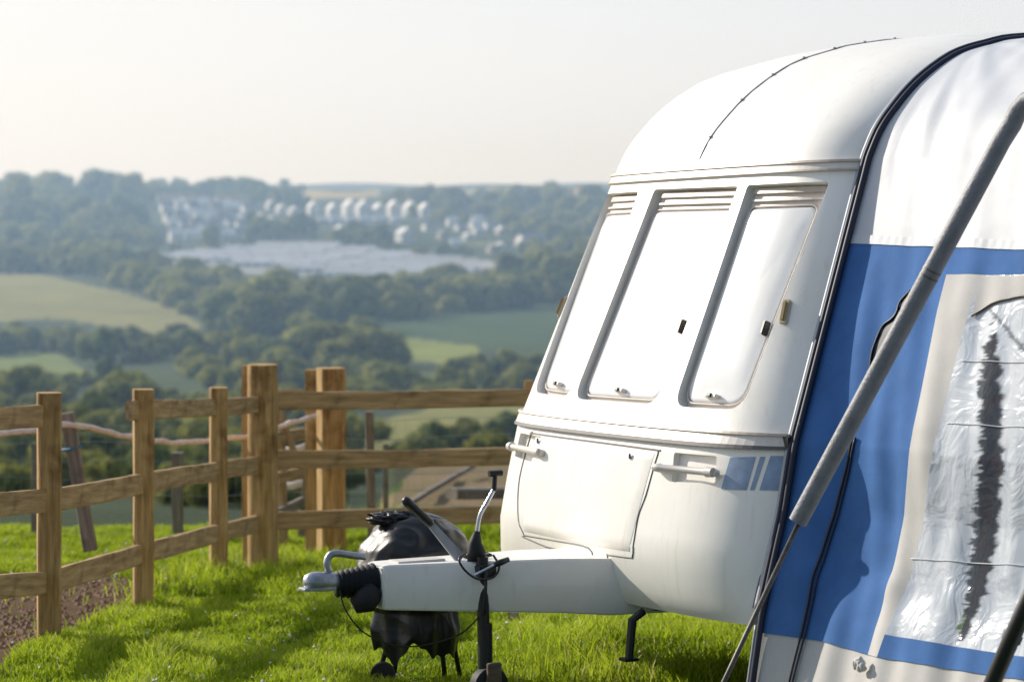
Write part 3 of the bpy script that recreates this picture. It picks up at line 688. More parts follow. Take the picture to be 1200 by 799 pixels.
s1x = np.abs((pj[..., 0]-1163)-(pj[..., 1]-366)*.85+3*jag2)
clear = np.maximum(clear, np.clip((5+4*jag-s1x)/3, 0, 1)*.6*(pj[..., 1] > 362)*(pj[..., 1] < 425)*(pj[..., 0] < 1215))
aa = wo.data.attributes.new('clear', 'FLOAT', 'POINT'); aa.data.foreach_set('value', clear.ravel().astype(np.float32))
# patterned cloth added behind the window so the shadow streak shows dark
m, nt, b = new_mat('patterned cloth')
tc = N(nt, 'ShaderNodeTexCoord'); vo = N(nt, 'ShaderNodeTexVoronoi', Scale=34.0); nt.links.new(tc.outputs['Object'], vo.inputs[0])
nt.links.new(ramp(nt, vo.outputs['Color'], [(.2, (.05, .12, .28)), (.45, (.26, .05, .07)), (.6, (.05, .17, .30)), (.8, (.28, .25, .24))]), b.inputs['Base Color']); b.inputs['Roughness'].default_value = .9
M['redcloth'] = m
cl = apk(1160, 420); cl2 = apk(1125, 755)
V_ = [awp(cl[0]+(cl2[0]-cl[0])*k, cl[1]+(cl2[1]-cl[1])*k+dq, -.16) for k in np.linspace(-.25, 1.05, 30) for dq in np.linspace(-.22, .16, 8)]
hc_ = link_mesh('streak_cloth', V_, grid_faces(30, 8), M['redcloth'], None, smooth=True)
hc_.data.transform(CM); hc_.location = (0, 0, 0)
props(hc_, 'dark red and blue patterned cloth added inside the awning to darken the shadow streak in its clear window', 'cloth')
# cream surround over the window's arched top
arc = [(1140, 371), (1146, 366), (1153, 361), (1163, 356), (1175, 352), (1187, 349), (1199, 347)]
top = [(1149, 323), (1153, 323), (1158, 323), (1166, 323), (1177, 323), (1188, 323), (1199, 323)]
A_ = [apk(*p) for p in arc]; T_ = [apk(*p) for p in top]; A_.append(np.array([A_[-1][0]+.0, QE])); T_.append(c1r)
V_ = []
lin = lambda Q: [Vector((a_[0]+(b_[0]-a_[0])*k, a_[1]+(b_[1]-a_[1])*k, 0)) for a_, b_ in zip(Q[:-1], Q[1:]) for k in np.linspace(0, 1, 12)[:-1]]+[Vector((Q[-1][0], Q[-1][1], 0))]
A_d = lin(A_); T_d = lin(T_)
for k in np.linspace(0, 1, 8):
    for p, q in zip(T_d, A_d):
        s = p.lerp(q, k); V_.append(awp(s.x, s.y, .004))
link_mesh('window_surround', V_, grid_faces(8, len(A_d), True), M['cream'], aw, smooth=True)
B().tube([awp(p.x, p.y, .007) for p in A_d], .004, 6).build('window_piping', M['rod'], aw, smooth=True)
# seam welts across window
for y0, y1 in ((423, 424), (655, 662), (496, 500)):
    a = apk(1128 if y0 < 450 else (1070 if y0 > 600 else 1110), y0); b_ = apk(1198, y1)
    B().tube([awp(a[0]+(b_[0]-a[0])*k, a[1]+(b_[1]-a[1])*k, .003) for k in np.linspace(0, 1.6, 30)], .002, 6).build('weld_seam', M['pvc'], aw, smooth=True)
# white upper cloth (end gable, shoulder and roof)
ta = np.concatenate([np.linspace(tT, 2.06, 50)[:-1], 2.06+np.concatenate([np.linspace(0, .9, 60), np.linspace(1, 4, 12)])]); qa = np.linspace(0, QE, 110)
TA, QA = np.meshgrid(ta, qa, indexing='ij')
# lower edge follows the line a1->topR
V_ = awp(TA, QA); low = awp(*[np.array([x_ for x_ in z_]) for z_ in zip(*[(tT+(a1[0]-tT)*min(q/a1[1], 1)+(topR[0]-a1[0])*max(q-a1[1], 0)/(QE-a1[1]), q) for q in qa])]); V_[0] = low
link_mesh('roof_cloth', V_.reshape(-1, 3), grid_faces(*TA.shape), M['pvc'], aw, smooth=True)
hem = [(tT+(a1[0]-tT)*min(q/a1[1], 1)+(topR[0]-a1[0])*max(q-a1[1], 0)/(QE-a1[1]), q) for q in np.linspace(0, QE, 160)]
V_ = []
for j, (t, q) in enumerate(hem):
    for dt in (-.004, .012, .028): V_.append(awp(t+dt, q, .004+(.0015*math.sin(j*1.9) if dt > 0 else 0)))
link_mesh('gathered_hem', V_, grid_faces(len(hem), 3, False), M['pvc'], aw, smooth=True)
# lower mud wall
ms_, tq = quad_patch(BLb, botR, (-.02, QE), (-.02, 0), 40, 140, 'mud_wall', M['cream'], -.005)
# its top edge follows BLb->a2->botR
v0 = awp(np.array([.015+tB+(a2[0]-tB)*min(q/a2[1], 1)+(botR[0]-a2[0])*max(q-a2[1], 0)/(QE-a2[1]) for q in np.linspace(0, QE, 140)]), np.linspace(0, QE, 140), -.005)
me = ms_.data
for j in range(140): me.vertices[j].co = v0[j]
# front wall of the awning, away from the caravan
fw = []
for k in np.linspace(0, 1, 30):
    for z_ in np.linspace(0, 1, 12):
        top_ = awp(2.9+k*3.1, QE); fw.append((top_[0]+.0, float(top_[1])-.002+.02*math.sin(k*40)*(1-z_), top_[2]*z_))
link_mesh('front_wall', fw, grid_faces(30, 12), M['blue'], aw, smooth=True)
g0 = [(float(awp(t, QE)[0]), float(awp(t, QE)[1])-.003, float(awp(t, QE)[2])) for t in np.linspace(0, 2.96, 40)]
gw = []
for p in g0:
    for k in (0, .5, 1): gw.append((p[0]+(-1.38-p[0])*k, p[1], p[2]))
link_mesh('front_corner', gw, grid_faces(40, 3, True), M['blue'], aw, smooth=True)
# zip lines, and a dark sheet painting the shade in the flap gap
z1 = [(1069, 341), (1055, 352), (1050, 366), (1044, 374), (1034, 381), (1027, 394), (1021, 412), (1018, 432)]
zz_ = smooth_path([(*apk(*p), 0) for p in z1], 5)
B().tube([awp(p.x, p.y, .008) for p in zz_], .0042, 6).build('zip', M['black'], aw, smooth=True)
flat_on([(1069, 341), (1055, 352), (1050, 366), (1044, 374), (1034, 381), (1027, 394), (1021, 412), (1018, 432), (1034, 426), (1056, 392), (1076, 352)], .004, M['navy'], 'flap_gap_shade', aw, awp, lambda a, b: apk(a, b))
z2 = [(1000, 512), (989, 560), (978, 600), (966, 640), (955, 680), (944, 730), (934, 775), (925, 815)]
zz_ = smooth_path([(*apk(*p), 0) for p in z2], 5)
B().tube([awp(p.x, p.y, .008) for p in zz_], .005, 6).build('zip', M['black'], aw, smooth=True)
B().tube([awp(p.x, p.y+.012, .007) for p in zz_], .004, 6).build('zip_tape', M['navy'], aw, smooth=True)
# piping in the rail
rp = np.array([awp(t, .0) for t in tt]); B().tube([tuple(p) for p in smooth_path(rp+[.006, .020, 0], 2)], .0125, 8).build('rail_beading', M['navy'], aw, smooth=True)
B().tube([tuple(p) for p in smooth_path(np.array([awp(t, .0) for t in tt if t < .42])+[.012, .0, 0], 2)], .006, 8).build('skirt_piping', M['alu'], aw, smooth=True)
# knotted tie at the foot of the cream strip
k0 = awp(*apk(1016, 776), .02)
kb = B()
for k in range(7):
    q = np.array(k0)+np.array([.004, random.uniform(-.014, .014), random.uniform(-.014, .014)]); kb.tube(smooth_path([q, q+np.array([.012, random.uniform(-.015, .015), random.uniform(-.01, .01)]), q+np.array([.004, random.uniform(-.02, .02), random.uniform(-.03, 0)])], 3), .011, 8)
kb.build('tie', M['cream'], aw, smooth=True)

# ---- sleeved pole standing in front of the awning
pe = empty('awning_pole', at(781, 935, 8.6), 'slanting pole in a grey foam sleeve, in front of the blue awning panel', 'pole')
inv = Matrix.Translation(Vector(pe.location)).inverted()
sl0, sl1 = Vector(at(935, 611, 8.68)), Vector(at(1192, 131, 8.42))
pts = [sl0.lerp(sl1, k) for k in np.linspace(0, .93, 14)]+[Vector(p) for p in (at(1186, 146, 8.42), at(1193, 130, 8.42), at(1203, 119, 8.4), at(1220, 112, 8.35), at(1300, 96, 8.0))]
B().tube(pts, .0315, 18).build('foam_sleeve', M['foam'], pe, smooth=False, inv=inv, auto=50)
for k in (.605, .62): c_ = sl0.lerp(sl1, k); B().tube([c_, c_+(sl1-sl0).normalized()*.006], .0325, 18).build('sleeve_joint', M['rod'], pe, inv=inv)
rd = at(848, 799, 8.66); gp_ = at(784, 937, 8.6)
B().tube([Vector(at(940, 604, 8.68)), Vector(rd), Vector(gp_)], .0085, 10).build('rod', M['rod'], pe, smooth=True, inv=inv)
# dark pole low down by the awning window
dp = empty('storm_pole', at(1088, 970, 8.2), 'short black pole slanting across the lower corner of the awning window', 'pole')
inv = Matrix.Translation(Vector(dp.location)).inverted()
B().tube([Vector(at(1100, 945, 8.15)), Vector(at(1150, 830, 8.0)), Vector(at(1181, 758, 7.9)), Vector(at(1290, 510, 7.6))], .026, 16).build('tube', M['pole'], dp, smooth=True, inv=inv)
B().tube([Vector(at(1184, 751, 7.9)), Vector(at(1188, 742, 7.9))], .031, 16).build('collar', M['black'], dp, inv=inv)

# ------------------------------------------------------------------ barbecue under a black cover
bx0 = np.array([-.400, 10.78]); gz = float(ground_z(*bx0)); bb = empty('kettle_barbecue', (bx0[0], bx0[1], gz), 'round barbecue wrapped in a shiny black cover, standing behind the drawbar', 'barbecue')
def rdg(p): return 1-abs(noise.noise(p))*2.4
def cover_pt(a, h):
    prof = [(0, .0, .685), (.06, .06, .683), (.14, .12, .665), (.25, .175, .62), (.36, .212, .55), (.46, .224, .47), (.55, .222, .41), (.60, .195, .36), (.66, .16, .30), (.8, .165, .23), (.9, .165, .18), (1, .16, .135)]
    pr_ = np.array(prof); r = np.interp(h, pr_[:, 0], pr_[:, 1]); z = np.interp(h, pr_[:, 0], pr_[:, 2])
    ca, sa = math.cos(a), math.sin(a); q = Vector((ca*r*9, sa*r*9, z*7))
    c1_ = rdg(q*.55+Vector((3, 1, 0))); c2_ = rdg(q*1.3+Vector((0, 7, 2))); low = min(1, max(0, (h-.55)/.1))
    r *= 1+.055*c1_+.03*c2_+low*(.07*math.sin(a*5+h*3)+.035*math.sin(a*11+1))
    z += (.010*c1_+.006*c2_)*(1-low)*min(1, h*8)+(.030*math.sin(a*4+1)+.018*math.sin(a*7)+.008*math.sin(a*19))*max(0, h-.8)/.2
    return (r*ca, r*sa, z)
na, nh = 150, 90; V_ = [cover_pt(2*math.pi*k/na, h) for h in np.linspace(0.005, 1, nh) for k in range(na)]
Fc = [(i*na+k, (i+1)*na+k, (i+1)*na+(k+1) % na, i*na+(k+1) % na) for i in range(nh-1) for k in range(na)]+[tuple(range(na))]
link_mesh('cover', V_, Fc, M['bag'], bb, smooth=True)
V_ = []
for i in range(26):
    for k in range(40):
        th = math.pi*i/25; ph = 2*math.pi*k/40; d = Vector((math.sin(th)*math.cos(ph), math.sin(th)*math.sin(ph), math.cos(th)))
        e_ = 1+.35*rdg(d*2.2)-.25+.2*rdg(d*4.6+Vector((5, 0, 0)))
        V_.append((-.075+d.x*.105*e_, -.03+d.y*.06*e_, .672+d.z*.030*e_))
link_mesh('cover_fold', V_, [(i*40+k, (i+1)*40+k, (i+1)*40+(k+1) % 40, i*40+(k+1) % 40) for i in range(25) for k in range(40)], M['bag'], bb, smooth=True)
for lx, ly in ((-.15, -.10), (-.09, -.02), (.13, -.10), (.19, -.02)):
    B().tube([(lx*.55+.02, ly*.7, .36), (lx, ly, .0)], .010, 10).build('leg', M['pole'], bb, smooth=True)
wv = Vector((-.125, -.13, .05)); B().tube([wv+Vector((0, -.018, 0)), wv+Vector((0, .018, 0))], .05, 24).build('wheel', M['rubber'], bb, auto=40)

# ------------------------------------------------------------------ fences
def beam(name, a, b_, w_, h, m, parent, inv, rough=.004, seg=10, roll=0, rnd=False, up=(0, 0, 1)):
    """timber from a to b; own local frame with grain along x"""
    a = Vector(a); b_ = Vector(b_); d = b_-a; Ln = d.length; x = d.normalized()
    u_ = Vector(up)
    if abs(x.dot(u_)) > .95: u_ = Vector((math.sin(roll), -math.cos(roll), 0))
    y = u_.cross(x).normalized(); z = x.cross(y)
    V_ = []; sd_ = random.random()*50; nk = 14 if rnd else 8
    for i in range(seg+1):
        t = i/seg
        for k in range(nk):
            if rnd: an = 2*math.pi*k/nk; py_, pz_ = math.cos(an)*w_/2, math.sin(an)*h/2
            else:
                c_ = .82; py_, pz_ = [(-1, -c_), (-1, c_), (-c_, 1), (c_, 1), (1, c_), (1, -c_), (c_, -1), (-c_, -1)][k]; py_ *= w_/2; pz_ *= h/2
            q = noise.noise(Vector((t*Ln*3, k*1.3, sd_)))*rough; V_.append((t*Ln, py_*(1+q/w_*2), pz_*(1+q/h*2)+noise.noise(Vector((t*Ln*.8, 0, sd_+9)))*rough*1.5))
    Fc = [(i*nk+k, i*nk+(k+1) % nk, (i+1)*nk+(k+1) % nk, (i+1)*nk+k) for i in range(seg) for k in range(nk)]+[tuple(range(nk-1, -1, -1)), tuple(seg*nk+k for k in range(nk))]
    o = link_mesh(name, V_, Fc, m, None)
    if rnd: o.data.polygons.foreach_set('use_smooth', [True]*len(o.data.polygons)); o.data.set_sharp_from_angle(angle=R(50))
    Mw = Matrix((x, y, z)).transposed().to_4x4(); Mw.translation = a
    if parent: o.parent = parent; o.matrix_local = inv @ Mw
    else: o.matrix_local = Mw
    return o
def post_at(name, px, ytop, ybase, D, wpx, m, parent, inv, dpx=None, rnd=False, lean=0, roll=0, thick=None):
    w_ = wpx/F*D; t = Vector(at(px+lean, ytop, D)); b_ = Vector(at(px, ybase+8, D)); b_.z = float(ground_z(b_.x, b_.y))-.08
    return beam(name, b_, t, thick or w_, w_, m, parent, inv, rnd=rnd, roll=roll)
f1 = empty('timber_fence', at(168, 727, 13.5), 'brown post and rail fence running away past the bare soil, with a top rail missing', 'fence', 'brown post and rail fencing')
i1 = Matrix.Translation(f1.location).inverted()
NW, RW = M['newwood'], M['railwood']
post_at('post', 57.5, 460, 757, 11.9, 27, NW, f1, i1, roll=.25)
post_at('post', 168, 456, 727, 13.5, 23, NW, f1, i1, roll=.25)
post_at('post', 256, 454, 667, 15.3, 20, NW, f1, i1, roll=.25)
post_at('post', 308, 427, 664, 16.1, 36, NW, f1, i1, rnd=True)
post_at('post', 290, 428, 655, 16.5, 12, NW, f1, i1)
def rl(name, a, b_, h, parent, inv, m=RW, th=.035, seg=14): return beam(name, Vector(at(*a)), Vector(at(*b_)), th, h, m, parent, inv, seg=seg, rough=.004)
BK = .06
for ys in ((489, 480, 477, 474), (586, 566, 551, 544), (682, 647, 624, 612)):
    hgt = .105
    D0 = 11.0; first = (-30, ys[0]+ (8 if ys[0] > 500 else 3), D0+BK)
    if ys[0] == 489:
        rl('rail', first, (57, 487, 11.9+BK), .10, f1, i1)
        rl('rail', (151, 481, 13.25+BK), (256, 477, 15.3+BK), .10, f1, i1); rl('rail', (256, 477, 15.3+BK), (306, 474, 16.05+BK), .10, f1, i1)
    else:
        rl('rail', first, (60, ys[0], 11.9+BK), .105, f1, i1); rl('rail', (60, ys[0], 11.9+BK), (170, ys[1], 13.5+BK), .105, f1, i1)
        rl('rail', (170, ys[1], 13.5+BK), (258, ys[2], 15.3+BK), .105, f1, i1); rl('rail', (258, ys[2], 15.3+BK), (306, ys[3], 16.05+BK), .105, f1, i1)
f2 = empty('timber_fence', at(388, 610, 16.9), 'brown three rail fence passing behind the drawbar and ending behind the caravan', 'fence', 'brown post and rail fencing')
i2 = Matrix.Translation(f2.location).inverted()
post_at('post', 388, 431, 606, 17.1, 29, NW, f2, i2, roll=.35)
post_at('post', 365, 433, 600, 17.7, 14, NW, f2, i2)
post_at('post', 436, 482, 598, 17.6, 10, M['oldwood'], f2, i2, lean=-3)
post_at('post', 619, 446, 600, 17.4, 9, NW, f2, i2)
post_at('post', 860, 446, 600, 17.9, 20, NW, f2, i2)
for (ya, yb, yc) in ((470, 468, 465), (538, 537, 533), (610, 605, 600)):
    rl('rail', (322, ya, 16.2), (500, yb, 16.75), .112, f2, i2); rl('rail', (500, yb, 16.75), (640, yc, 17.1), .112, f2, i2)
    rl('rail', (640, yc, 17.1), (880, yc, 17.8), .112, f2, i2)
# the older hurdle seen through the gap
f3 = empty('timber_hurdle', at(345, 620, 19), 'weathered short fence with white splashed rails, seen through the gap between two thick posts', 'fence')
i3 = Matrix.Translation(f3.location).inverted()
OW = M['oldwood']
rl('rail', (325, 462, 18.4), (372, 461, 18.8), .07, f3, i3, RW); rl('rail', (325, 514, 18.4), (378, 506, 19), .09, f3, i3, RW); rl('rail', (325, 560, 18.4), (382, 549, 19), .08, f3, i3, RW); rl('rail', (322, 603, 18.3), (370, 580, 19), .07, f3, i3, OW)
post_at('post', 352, 470, 625, 18.8, 9, OW, f3, i3, lean=14); post_at('post', 333, 470, 640, 18.5, 10, RW, f3, i3, lean=-5)
beam('brace', at(328, 485, 18.5), at(345, 530, 18.5), .03, .05, RW, f3, i3)
for y_, x0, x1 in ((527, 325, 362), (569, 326, 358), (598, 326, 350), (640, 322, 345)): B().tube([at(x0, y_, 18.9), at((x0+x1)/2, y_+3*random.random(), 18.9), at(x1, y_-5, 18.9)], .028, 8).build('white_wrap', M['frame'], f3, inv=i3, smooth=True)
# leaning stake with blue twine, rope
st = empty('leaning_stake', at(105, 645, 14.6), 'leaning grey stake with a band of blue twine, beyond the bare soil', 'stake'); i4 = Matrix.Translation(st.location).inverted()
beam('stake', Vector(at(106, 645, 14.6)), Vector(at(78, 484, 14.6)), .075, .06, OW, st, i4, seg=10)
c_ = Vector(at(84, 525, 14.6)); B().tube([c_+Vector((-.05, 0, -.01)), c_+Vector((.0, -.045, .0)), c_+Vector((.05, 0, .01)), c_+Vector((.0, .045, 0)), c_+Vector((-.05, 0, -.01))], .010, 8).build('twine', M['blueband'], st, inv=i4)
rp_ = smooth_path([at(-40, 515, 14.0), at(0, 509, 14.2), at(45, 503, 14.4), at(80, 497, 14.5), at(120, 504, 15), at(165, 514, 15.4), at(205, 518, 15.8), at(250, 516, 16.1), at(300, 508, 16.4), at(345, 494, 17.3), at(385, 482, 17.6)], 8)
rope = B().tube([p+Vector((0, 0, .012*noise.noise(p*6))) for p in rp_], [.017+.002*math.sin(i*1.7) for i in range(len(rp_))], 8).build('barrier_rope', M['tape'], None, smooth=True)
props(rope, 'pale pinkish rope sagging between the leaning stake and the thick round post', 'rope')
# wire netting fence beyond
wf = empty('wire_fence', at(208, 612, 19), 'thin wire netting fence with small dark posts at the edge of the hillside', 'fence'); i5 = Matrix.Translation(wf.location).inverted()
post_at('post', 208, 530, 612, 19.3, 13, OW, wf, i5); post_at('post', 452, 520, 600, 19.5, 6, OW, wf, i5); post_at('post', 40, 520, 612, 19.3, 7, OW, wf, i5)
nw = B(); path_ = [(-150, 19.0), (40, 19.2), (208, 19.3), (330, 19.4), (452, 19.5), (700, 20)]
for k in range(7):
    yb = lambda x, D: 214+(CZ-(float(ground_z((x-600)/F*D, D))+.06+.13*k))/D*F
    pts = []
    for x, D in path_:
        pts.append(at(x, yb(x, D), D))
    dens = []
    for a, b_ in zip(pts[:-1], pts[1:]): dens += [a+(b_-a)*t for t in np.linspace(0, 1, 8)[:-1]]
    nw.tube([p+np.array([0, 0, .01*math.sin(i*.9+k)]) for i, p in enumerate(dens)], .0020, 5)
for x in np.arange(-150, 700, 17):
    D = np.interp(x, [p[0] for p in path_], [p[1] for p in path_]); z0 = float(ground_z((x-600)/F*D, D)); X_ = (x-600)/F*D
    nw.tube([(X_, D, z0+.04), (X_+random.uniform(-.03, .03), D, z0+.85)], .0010, 4)
nw.build('netting', M['wire'], wf, inv=i5)
# timber sleeper and pale rail by the track
slp = beam('timber_sleeper', at(529, 578, 21), at(640, 577, 21.6), .16, .085, OW, None, None, seg=8); props(slp, 'grey timber sleeper lying beyond the fence beside the pale track', 'sleeper')
plr = beam('pale_handrail', at(452, 606, 21.5), at(555, 545, 33), .05, .05, OW, None, None, seg=12); props(plr, 'long pale timber edging along the side of the brown track', 'timber')
stk = post_at('short_stake', 602, 716, 746, 12.9, 13, OW, None, None); props(stk, 'short wooden stake in the grass below the drawbar', 'stake')

# ------------------------------------------------------------------ grass
def grass(nm, label, n, region, hmin, hmax, wd, mats, seed):
    r_ = np.random.default_rng(seed); x, y = region(r_, n)
    n = len(x); z = ground_z(x, y); patch = np.array([noise.noise(Vector((a*1.7, b_*1.1, 0)))*.8+noise.noise(Vector((a*6.3, b_*4.1, 5)))*.7 for a, b_ in zip(x, y)])
    h = r_.uniform(hmin, hmax, n)*np.clip(1+1.1*patch, .35, 2.2); az = r_.uniform(0, 2*np.pi, n); ln = r_.uniform(.15, .75, n)*h; la = r_.uniform(0, 2*np.pi, n)
    wx, wy = np.cos(az)*wd/2, np.sin(az)*wd/2; lx, ly = np.cos(la)*ln, np.sin(la)*ln
    V_ = np.empty((n, 5, 3))
    V_[:, 0] = np.stack([x-wx, y-wy, z-.01], -1); V_[:, 1] = np.stack([x+wx, y+wy, z-.01], -1)
    V_[:, 2] = np.stack([x+wx*.8+lx*.35, y+wy*.8+ly*.35, z+h*.6], -1); V_[:, 3] = np.stack([x-wx*.8+lx*.35, y-wy*.8+ly*.35, z+h*.6], -1)
    V_[:, 4] = np.stack([x+lx, y+ly, z+h*.92], -1)
    me = bpy.data.meshes.new(nm); me.vertices.add(n*5); me.vertices.foreach_set('co', V_.astype(np.float32).ravel())
    k = np.arange(n)[:, None]*5; lp = np.concatenate([k+np.array([0, 1, 2, 3]), k+np.array([3, 2, 4])], 1)
    me.loops.add(n*7); me.loops.foreach_set('vertex_index', lp.astype(np.int32).ravel())
    me.polygons.add(n*2); ls = (np.arange(n)[:, None]*7+np.array([0, 4])).ravel(); me.polygons.foreach_set('loop_start', ls.astype(np.int32)); me.polygons.foreach_set('loop_total', np.tile([4, 3], n).astype(np.int32))
    dry = r_.uniform(0, 1, n) < .035
    tone = np.repeat(np.where(dry, 1.0, np.clip(.46+.5*patch+r_.uniform(-.28, .28, n), 0, .94)), 5)
    aa = me.attributes.new('tone', 'FLOAT', 'POINT'); aa.data.foreach_set('value', tone.astype(np.float32))
    me.update(calc_edges=True); me.materials.append(mats)
    o = bpy.data.objects.new(nm, me); C.objects.link(o); return props(o, label, 'grass', kind='stuff')
m, nt, b = new_mat('grass blades')
a_ = N(nt, 'ShaderNodeAttribute', attribute_name='tone'); c = ramp(nt, a_.outputs['Fac'], [(0, (.10, .17, .010)), (.5, (.33, .43, .018)), (.93, (.44, .53, .05)), (1, (.52, .47, .20))])
t = N(nt, 'ShaderNodeBsdfTranslucent'); mx = N(nt, 'ShaderNodeMixShader'); mx.inputs[0].default_value = .55
nt.links.new(c, b.inputs['Base Color']); nt.links.new(c, t.inputs[0]); b.inputs['Roughness'].default_value = .6; b.inputs['Specular IOR Level'].default_value = .25
nt.links.new(b.outputs[0], mx.inputs[1]); nt.links.new(t.outputs[0], mx.inputs[2]); nt.links.new(mx.outputs[0], nt.nodes['Material Output'].inputs[0])
GM = m
def reg_main(r_, n):
    D = np.sqrt(r_.uniform(9.3**2, 20.5**2, n*2)); px = r_.uniform(-60, 1000, n*2); x = (px-600)/F*D
    fx = -2.08+(D-11.9)*.1294
    ok = ~((px < 212) & (D > 11.3+.0155*px+.12*np.sin(x*9)) & (D < 15.5+.15*np.sin(x*7)))
    ok |= r_.uniform(0, 1, n*2) < .006
    ok &= ~((px > 640) & (D > 14)); return x[ok][:n], D[ok][:n]
grass('grass', 'short bright green grass over the field', 260000, reg_main, .028, .062, .007, GM, 1)
def reg_tall(r_, n):
    cs = [(308, 16.0, .35), (388, 17.0, .5), (340, 16.0, .5), (250, 15.4, .25), (430, 16.6, .5), (500, 16.8, .6), (570, 17, .6), (800, 10.9, .5), (860, 10.6, .4), (760, 11.6, .5), (330, 14.9, .5), (280, 14.2, .35), (600, 19, .5), (470, 20, .6)]
    xs_, ys_ = [], []
    for px, D, rr in cs:
        k = n//len(cs); xs_.append((px-600)/F*D+r_.normal(0, rr*.6, k)); ys_.append(D+r_.normal(0, rr*.5, k))
    return np.concatenate(xs_), np.concatenate(ys_)
grass('long_grass', 'longer tufts of grass round the fence posts and under the caravan', 24000, reg_tall, .05, .13, .008, GM, 2)
# clover heads: tiny white dots
bl = B(); r_ = np.random.default_rng(5)
for k in range(420):
    D = math.sqrt(r_.uniform(10.3**2, 18**2)); px = r_.uniform(0, 900); x = (px-600)/F*D
    if px < 200 and 12 < D < 14.6: continue
    z = float(ground_z(x, D))+r_.uniform(.03, .07); s_ = r_.uniform(.0045, .0105)
    bl.add([(x+s_*a, D+s_*b_, z+s_*c_) for a, b_, c_ in ((1, 0, 0), (-1, 0, 0), (0, 1, 0), (0, -1, 0), (0, 0, 1), (0, 0, -1))], [(0, 2, 4), (2, 1, 4), (1, 3, 4), (3, 0, 4), (2, 0, 5), (1, 2, 5), (3, 1, 5), (0, 3, 5)])
o = bl.build('clover_flowers', mat('pale petals', (.70, .64, .60), .7)); props(o, 'tiny pale clover flowers dotted through the grass', 'flowers', kind='stuff')
# soil clods
bl = B()
for k in range(900):
    D = r_.uniform(11.8, 15.5); px = r_.uniform(-60, min(212, (D-11.6)/.015)); x = (px-600)/F*D; z = float(ground_z(x, D)); s_ = r_.uniform(.008, .03)
    bl.add([(x+s_*a*r_.uniform(.6, 1.3), D+s_*b_, z+s_*c_*.6) for a, b_, c_ in ((1, 0, 0), (-1, 0, 0), (0, 1, 0), (0, -1, 0), (0, 0, 1), (0, 0, -1))], [(0, 2, 4), (2, 1, 4), (1, 3, 4), (3, 0, 4), (2, 0, 5), (1, 2, 5), (3, 1, 5), (0, 3, 5)])
o = bl.build('soil_clods', mat('crumbly soil', (.19, .115, .072), .95, var=.4)); props(o, 'crumbled brown soil in the bare strip beyond the fence', 'soil', kind='stuff')

# ------------------------------------------------------------------ trees
def leaf_mat(name, lo, hi):
    m, nt, b = new_mat(name); a_ = N(nt, 'ShaderNodeAttribute', attribute_name='tone'); oi = N(nt, 'ShaderNodeObjectInfo')
    ad = N(nt, 'ShaderNodeMath', operation='MULTIPLY_ADD'); ad.inputs[1].default_value = .45; nt.links.new(oi.outputs['Random'], ad.inputs[0]); 
    ml = N(nt, 'ShaderNodeMath', operation='MULTIPLY'); ml.inputs[1].default_value = .6; nt.links.new(a_.outputs['Fac'], ml.inputs[0]); nt.links.new(ml.outputs[0], ad.inputs[2])
    c = ramp(nt, ad.outputs[0], [(0, lo), (1, hi)]); nt.links.new(c, b.inputs['Base Color']); b.inputs['Roughness'].default_value = .8; b.inputs['Specular IOR Level'].default_value = .15
    t = N(nt, 'ShaderNodeBsdfTranslucent'); mx = N(nt, 'ShaderNodeMixShader'); mx.inputs[0].default_value = .35; nt.links.new(c, t.inputs[0])
    nt.links.new(b.outputs[0], mx.inputs[1]); nt.links.new(t.outputs[0], mx.inputs[2]); nt.links.new(mx.outputs[0], nt.nodes['Material Output'].inputs[0]); return m
LM = leaf_mat('tree leaves', (.020, .045, .014), (.44, .43, .07)); LMb = leaf_mat('lighter leaves', (.08, .12, .02), (.24, .28, .06)); BARK = mat('bark', (.09, .07, .05), .9)
def crown_mesh(seed, wide=.55, tall=.75, base=.2, nl=16, leaves=95, ls=.045):
    r_ = random.Random(seed); V_ = []; Fc = []; tone = []
    for L in range(nl):
        a = r_.uniform(0, 6.28); h = r_.random(); rr = wide*(.25+.75*math.sin(math.pi*(.18+.72*h)))*r_.uniform(.35, .8)
        c_ = Vector((rr*math.cos(a), rr*math.sin(a), base+tall*(.12+.72*h))); lr = r_.uniform(.15, .27)*(.8+wide*.4)
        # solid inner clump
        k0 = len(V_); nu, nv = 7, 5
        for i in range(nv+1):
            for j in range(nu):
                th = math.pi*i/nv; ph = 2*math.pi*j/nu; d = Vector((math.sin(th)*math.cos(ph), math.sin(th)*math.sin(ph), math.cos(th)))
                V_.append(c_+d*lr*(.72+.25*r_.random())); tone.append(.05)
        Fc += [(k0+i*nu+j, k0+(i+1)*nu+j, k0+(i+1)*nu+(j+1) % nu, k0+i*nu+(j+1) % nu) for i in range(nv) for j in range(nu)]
        for q in range(leaves):
            d = Vector((r_.gauss(0, 1), r_.gauss(0, 1), r_.gauss(.25, 1))).normalized(); p = c_+d*lr*r_.uniform(.8, 1.12); s_ = ls*r_.uniform(.6, 1.4)
            n_ = (d+Vector((r_.uniform(-.6, .6), r_.uniform(-.6, .6), r_.uniform(-.3, .9)))).normalized(); x = n_.orthogonal().normalized(); y = n_.cross(x)
            k = len(V_); V_ += [p-x*s_, p-y*s_*.7, p+x*s_, p+y*s_*.7]; tone += [r_.uniform(.3, 1)]*4; Fc.append((k, k+1, k+2, k+3))
    return V_, Fc, tone
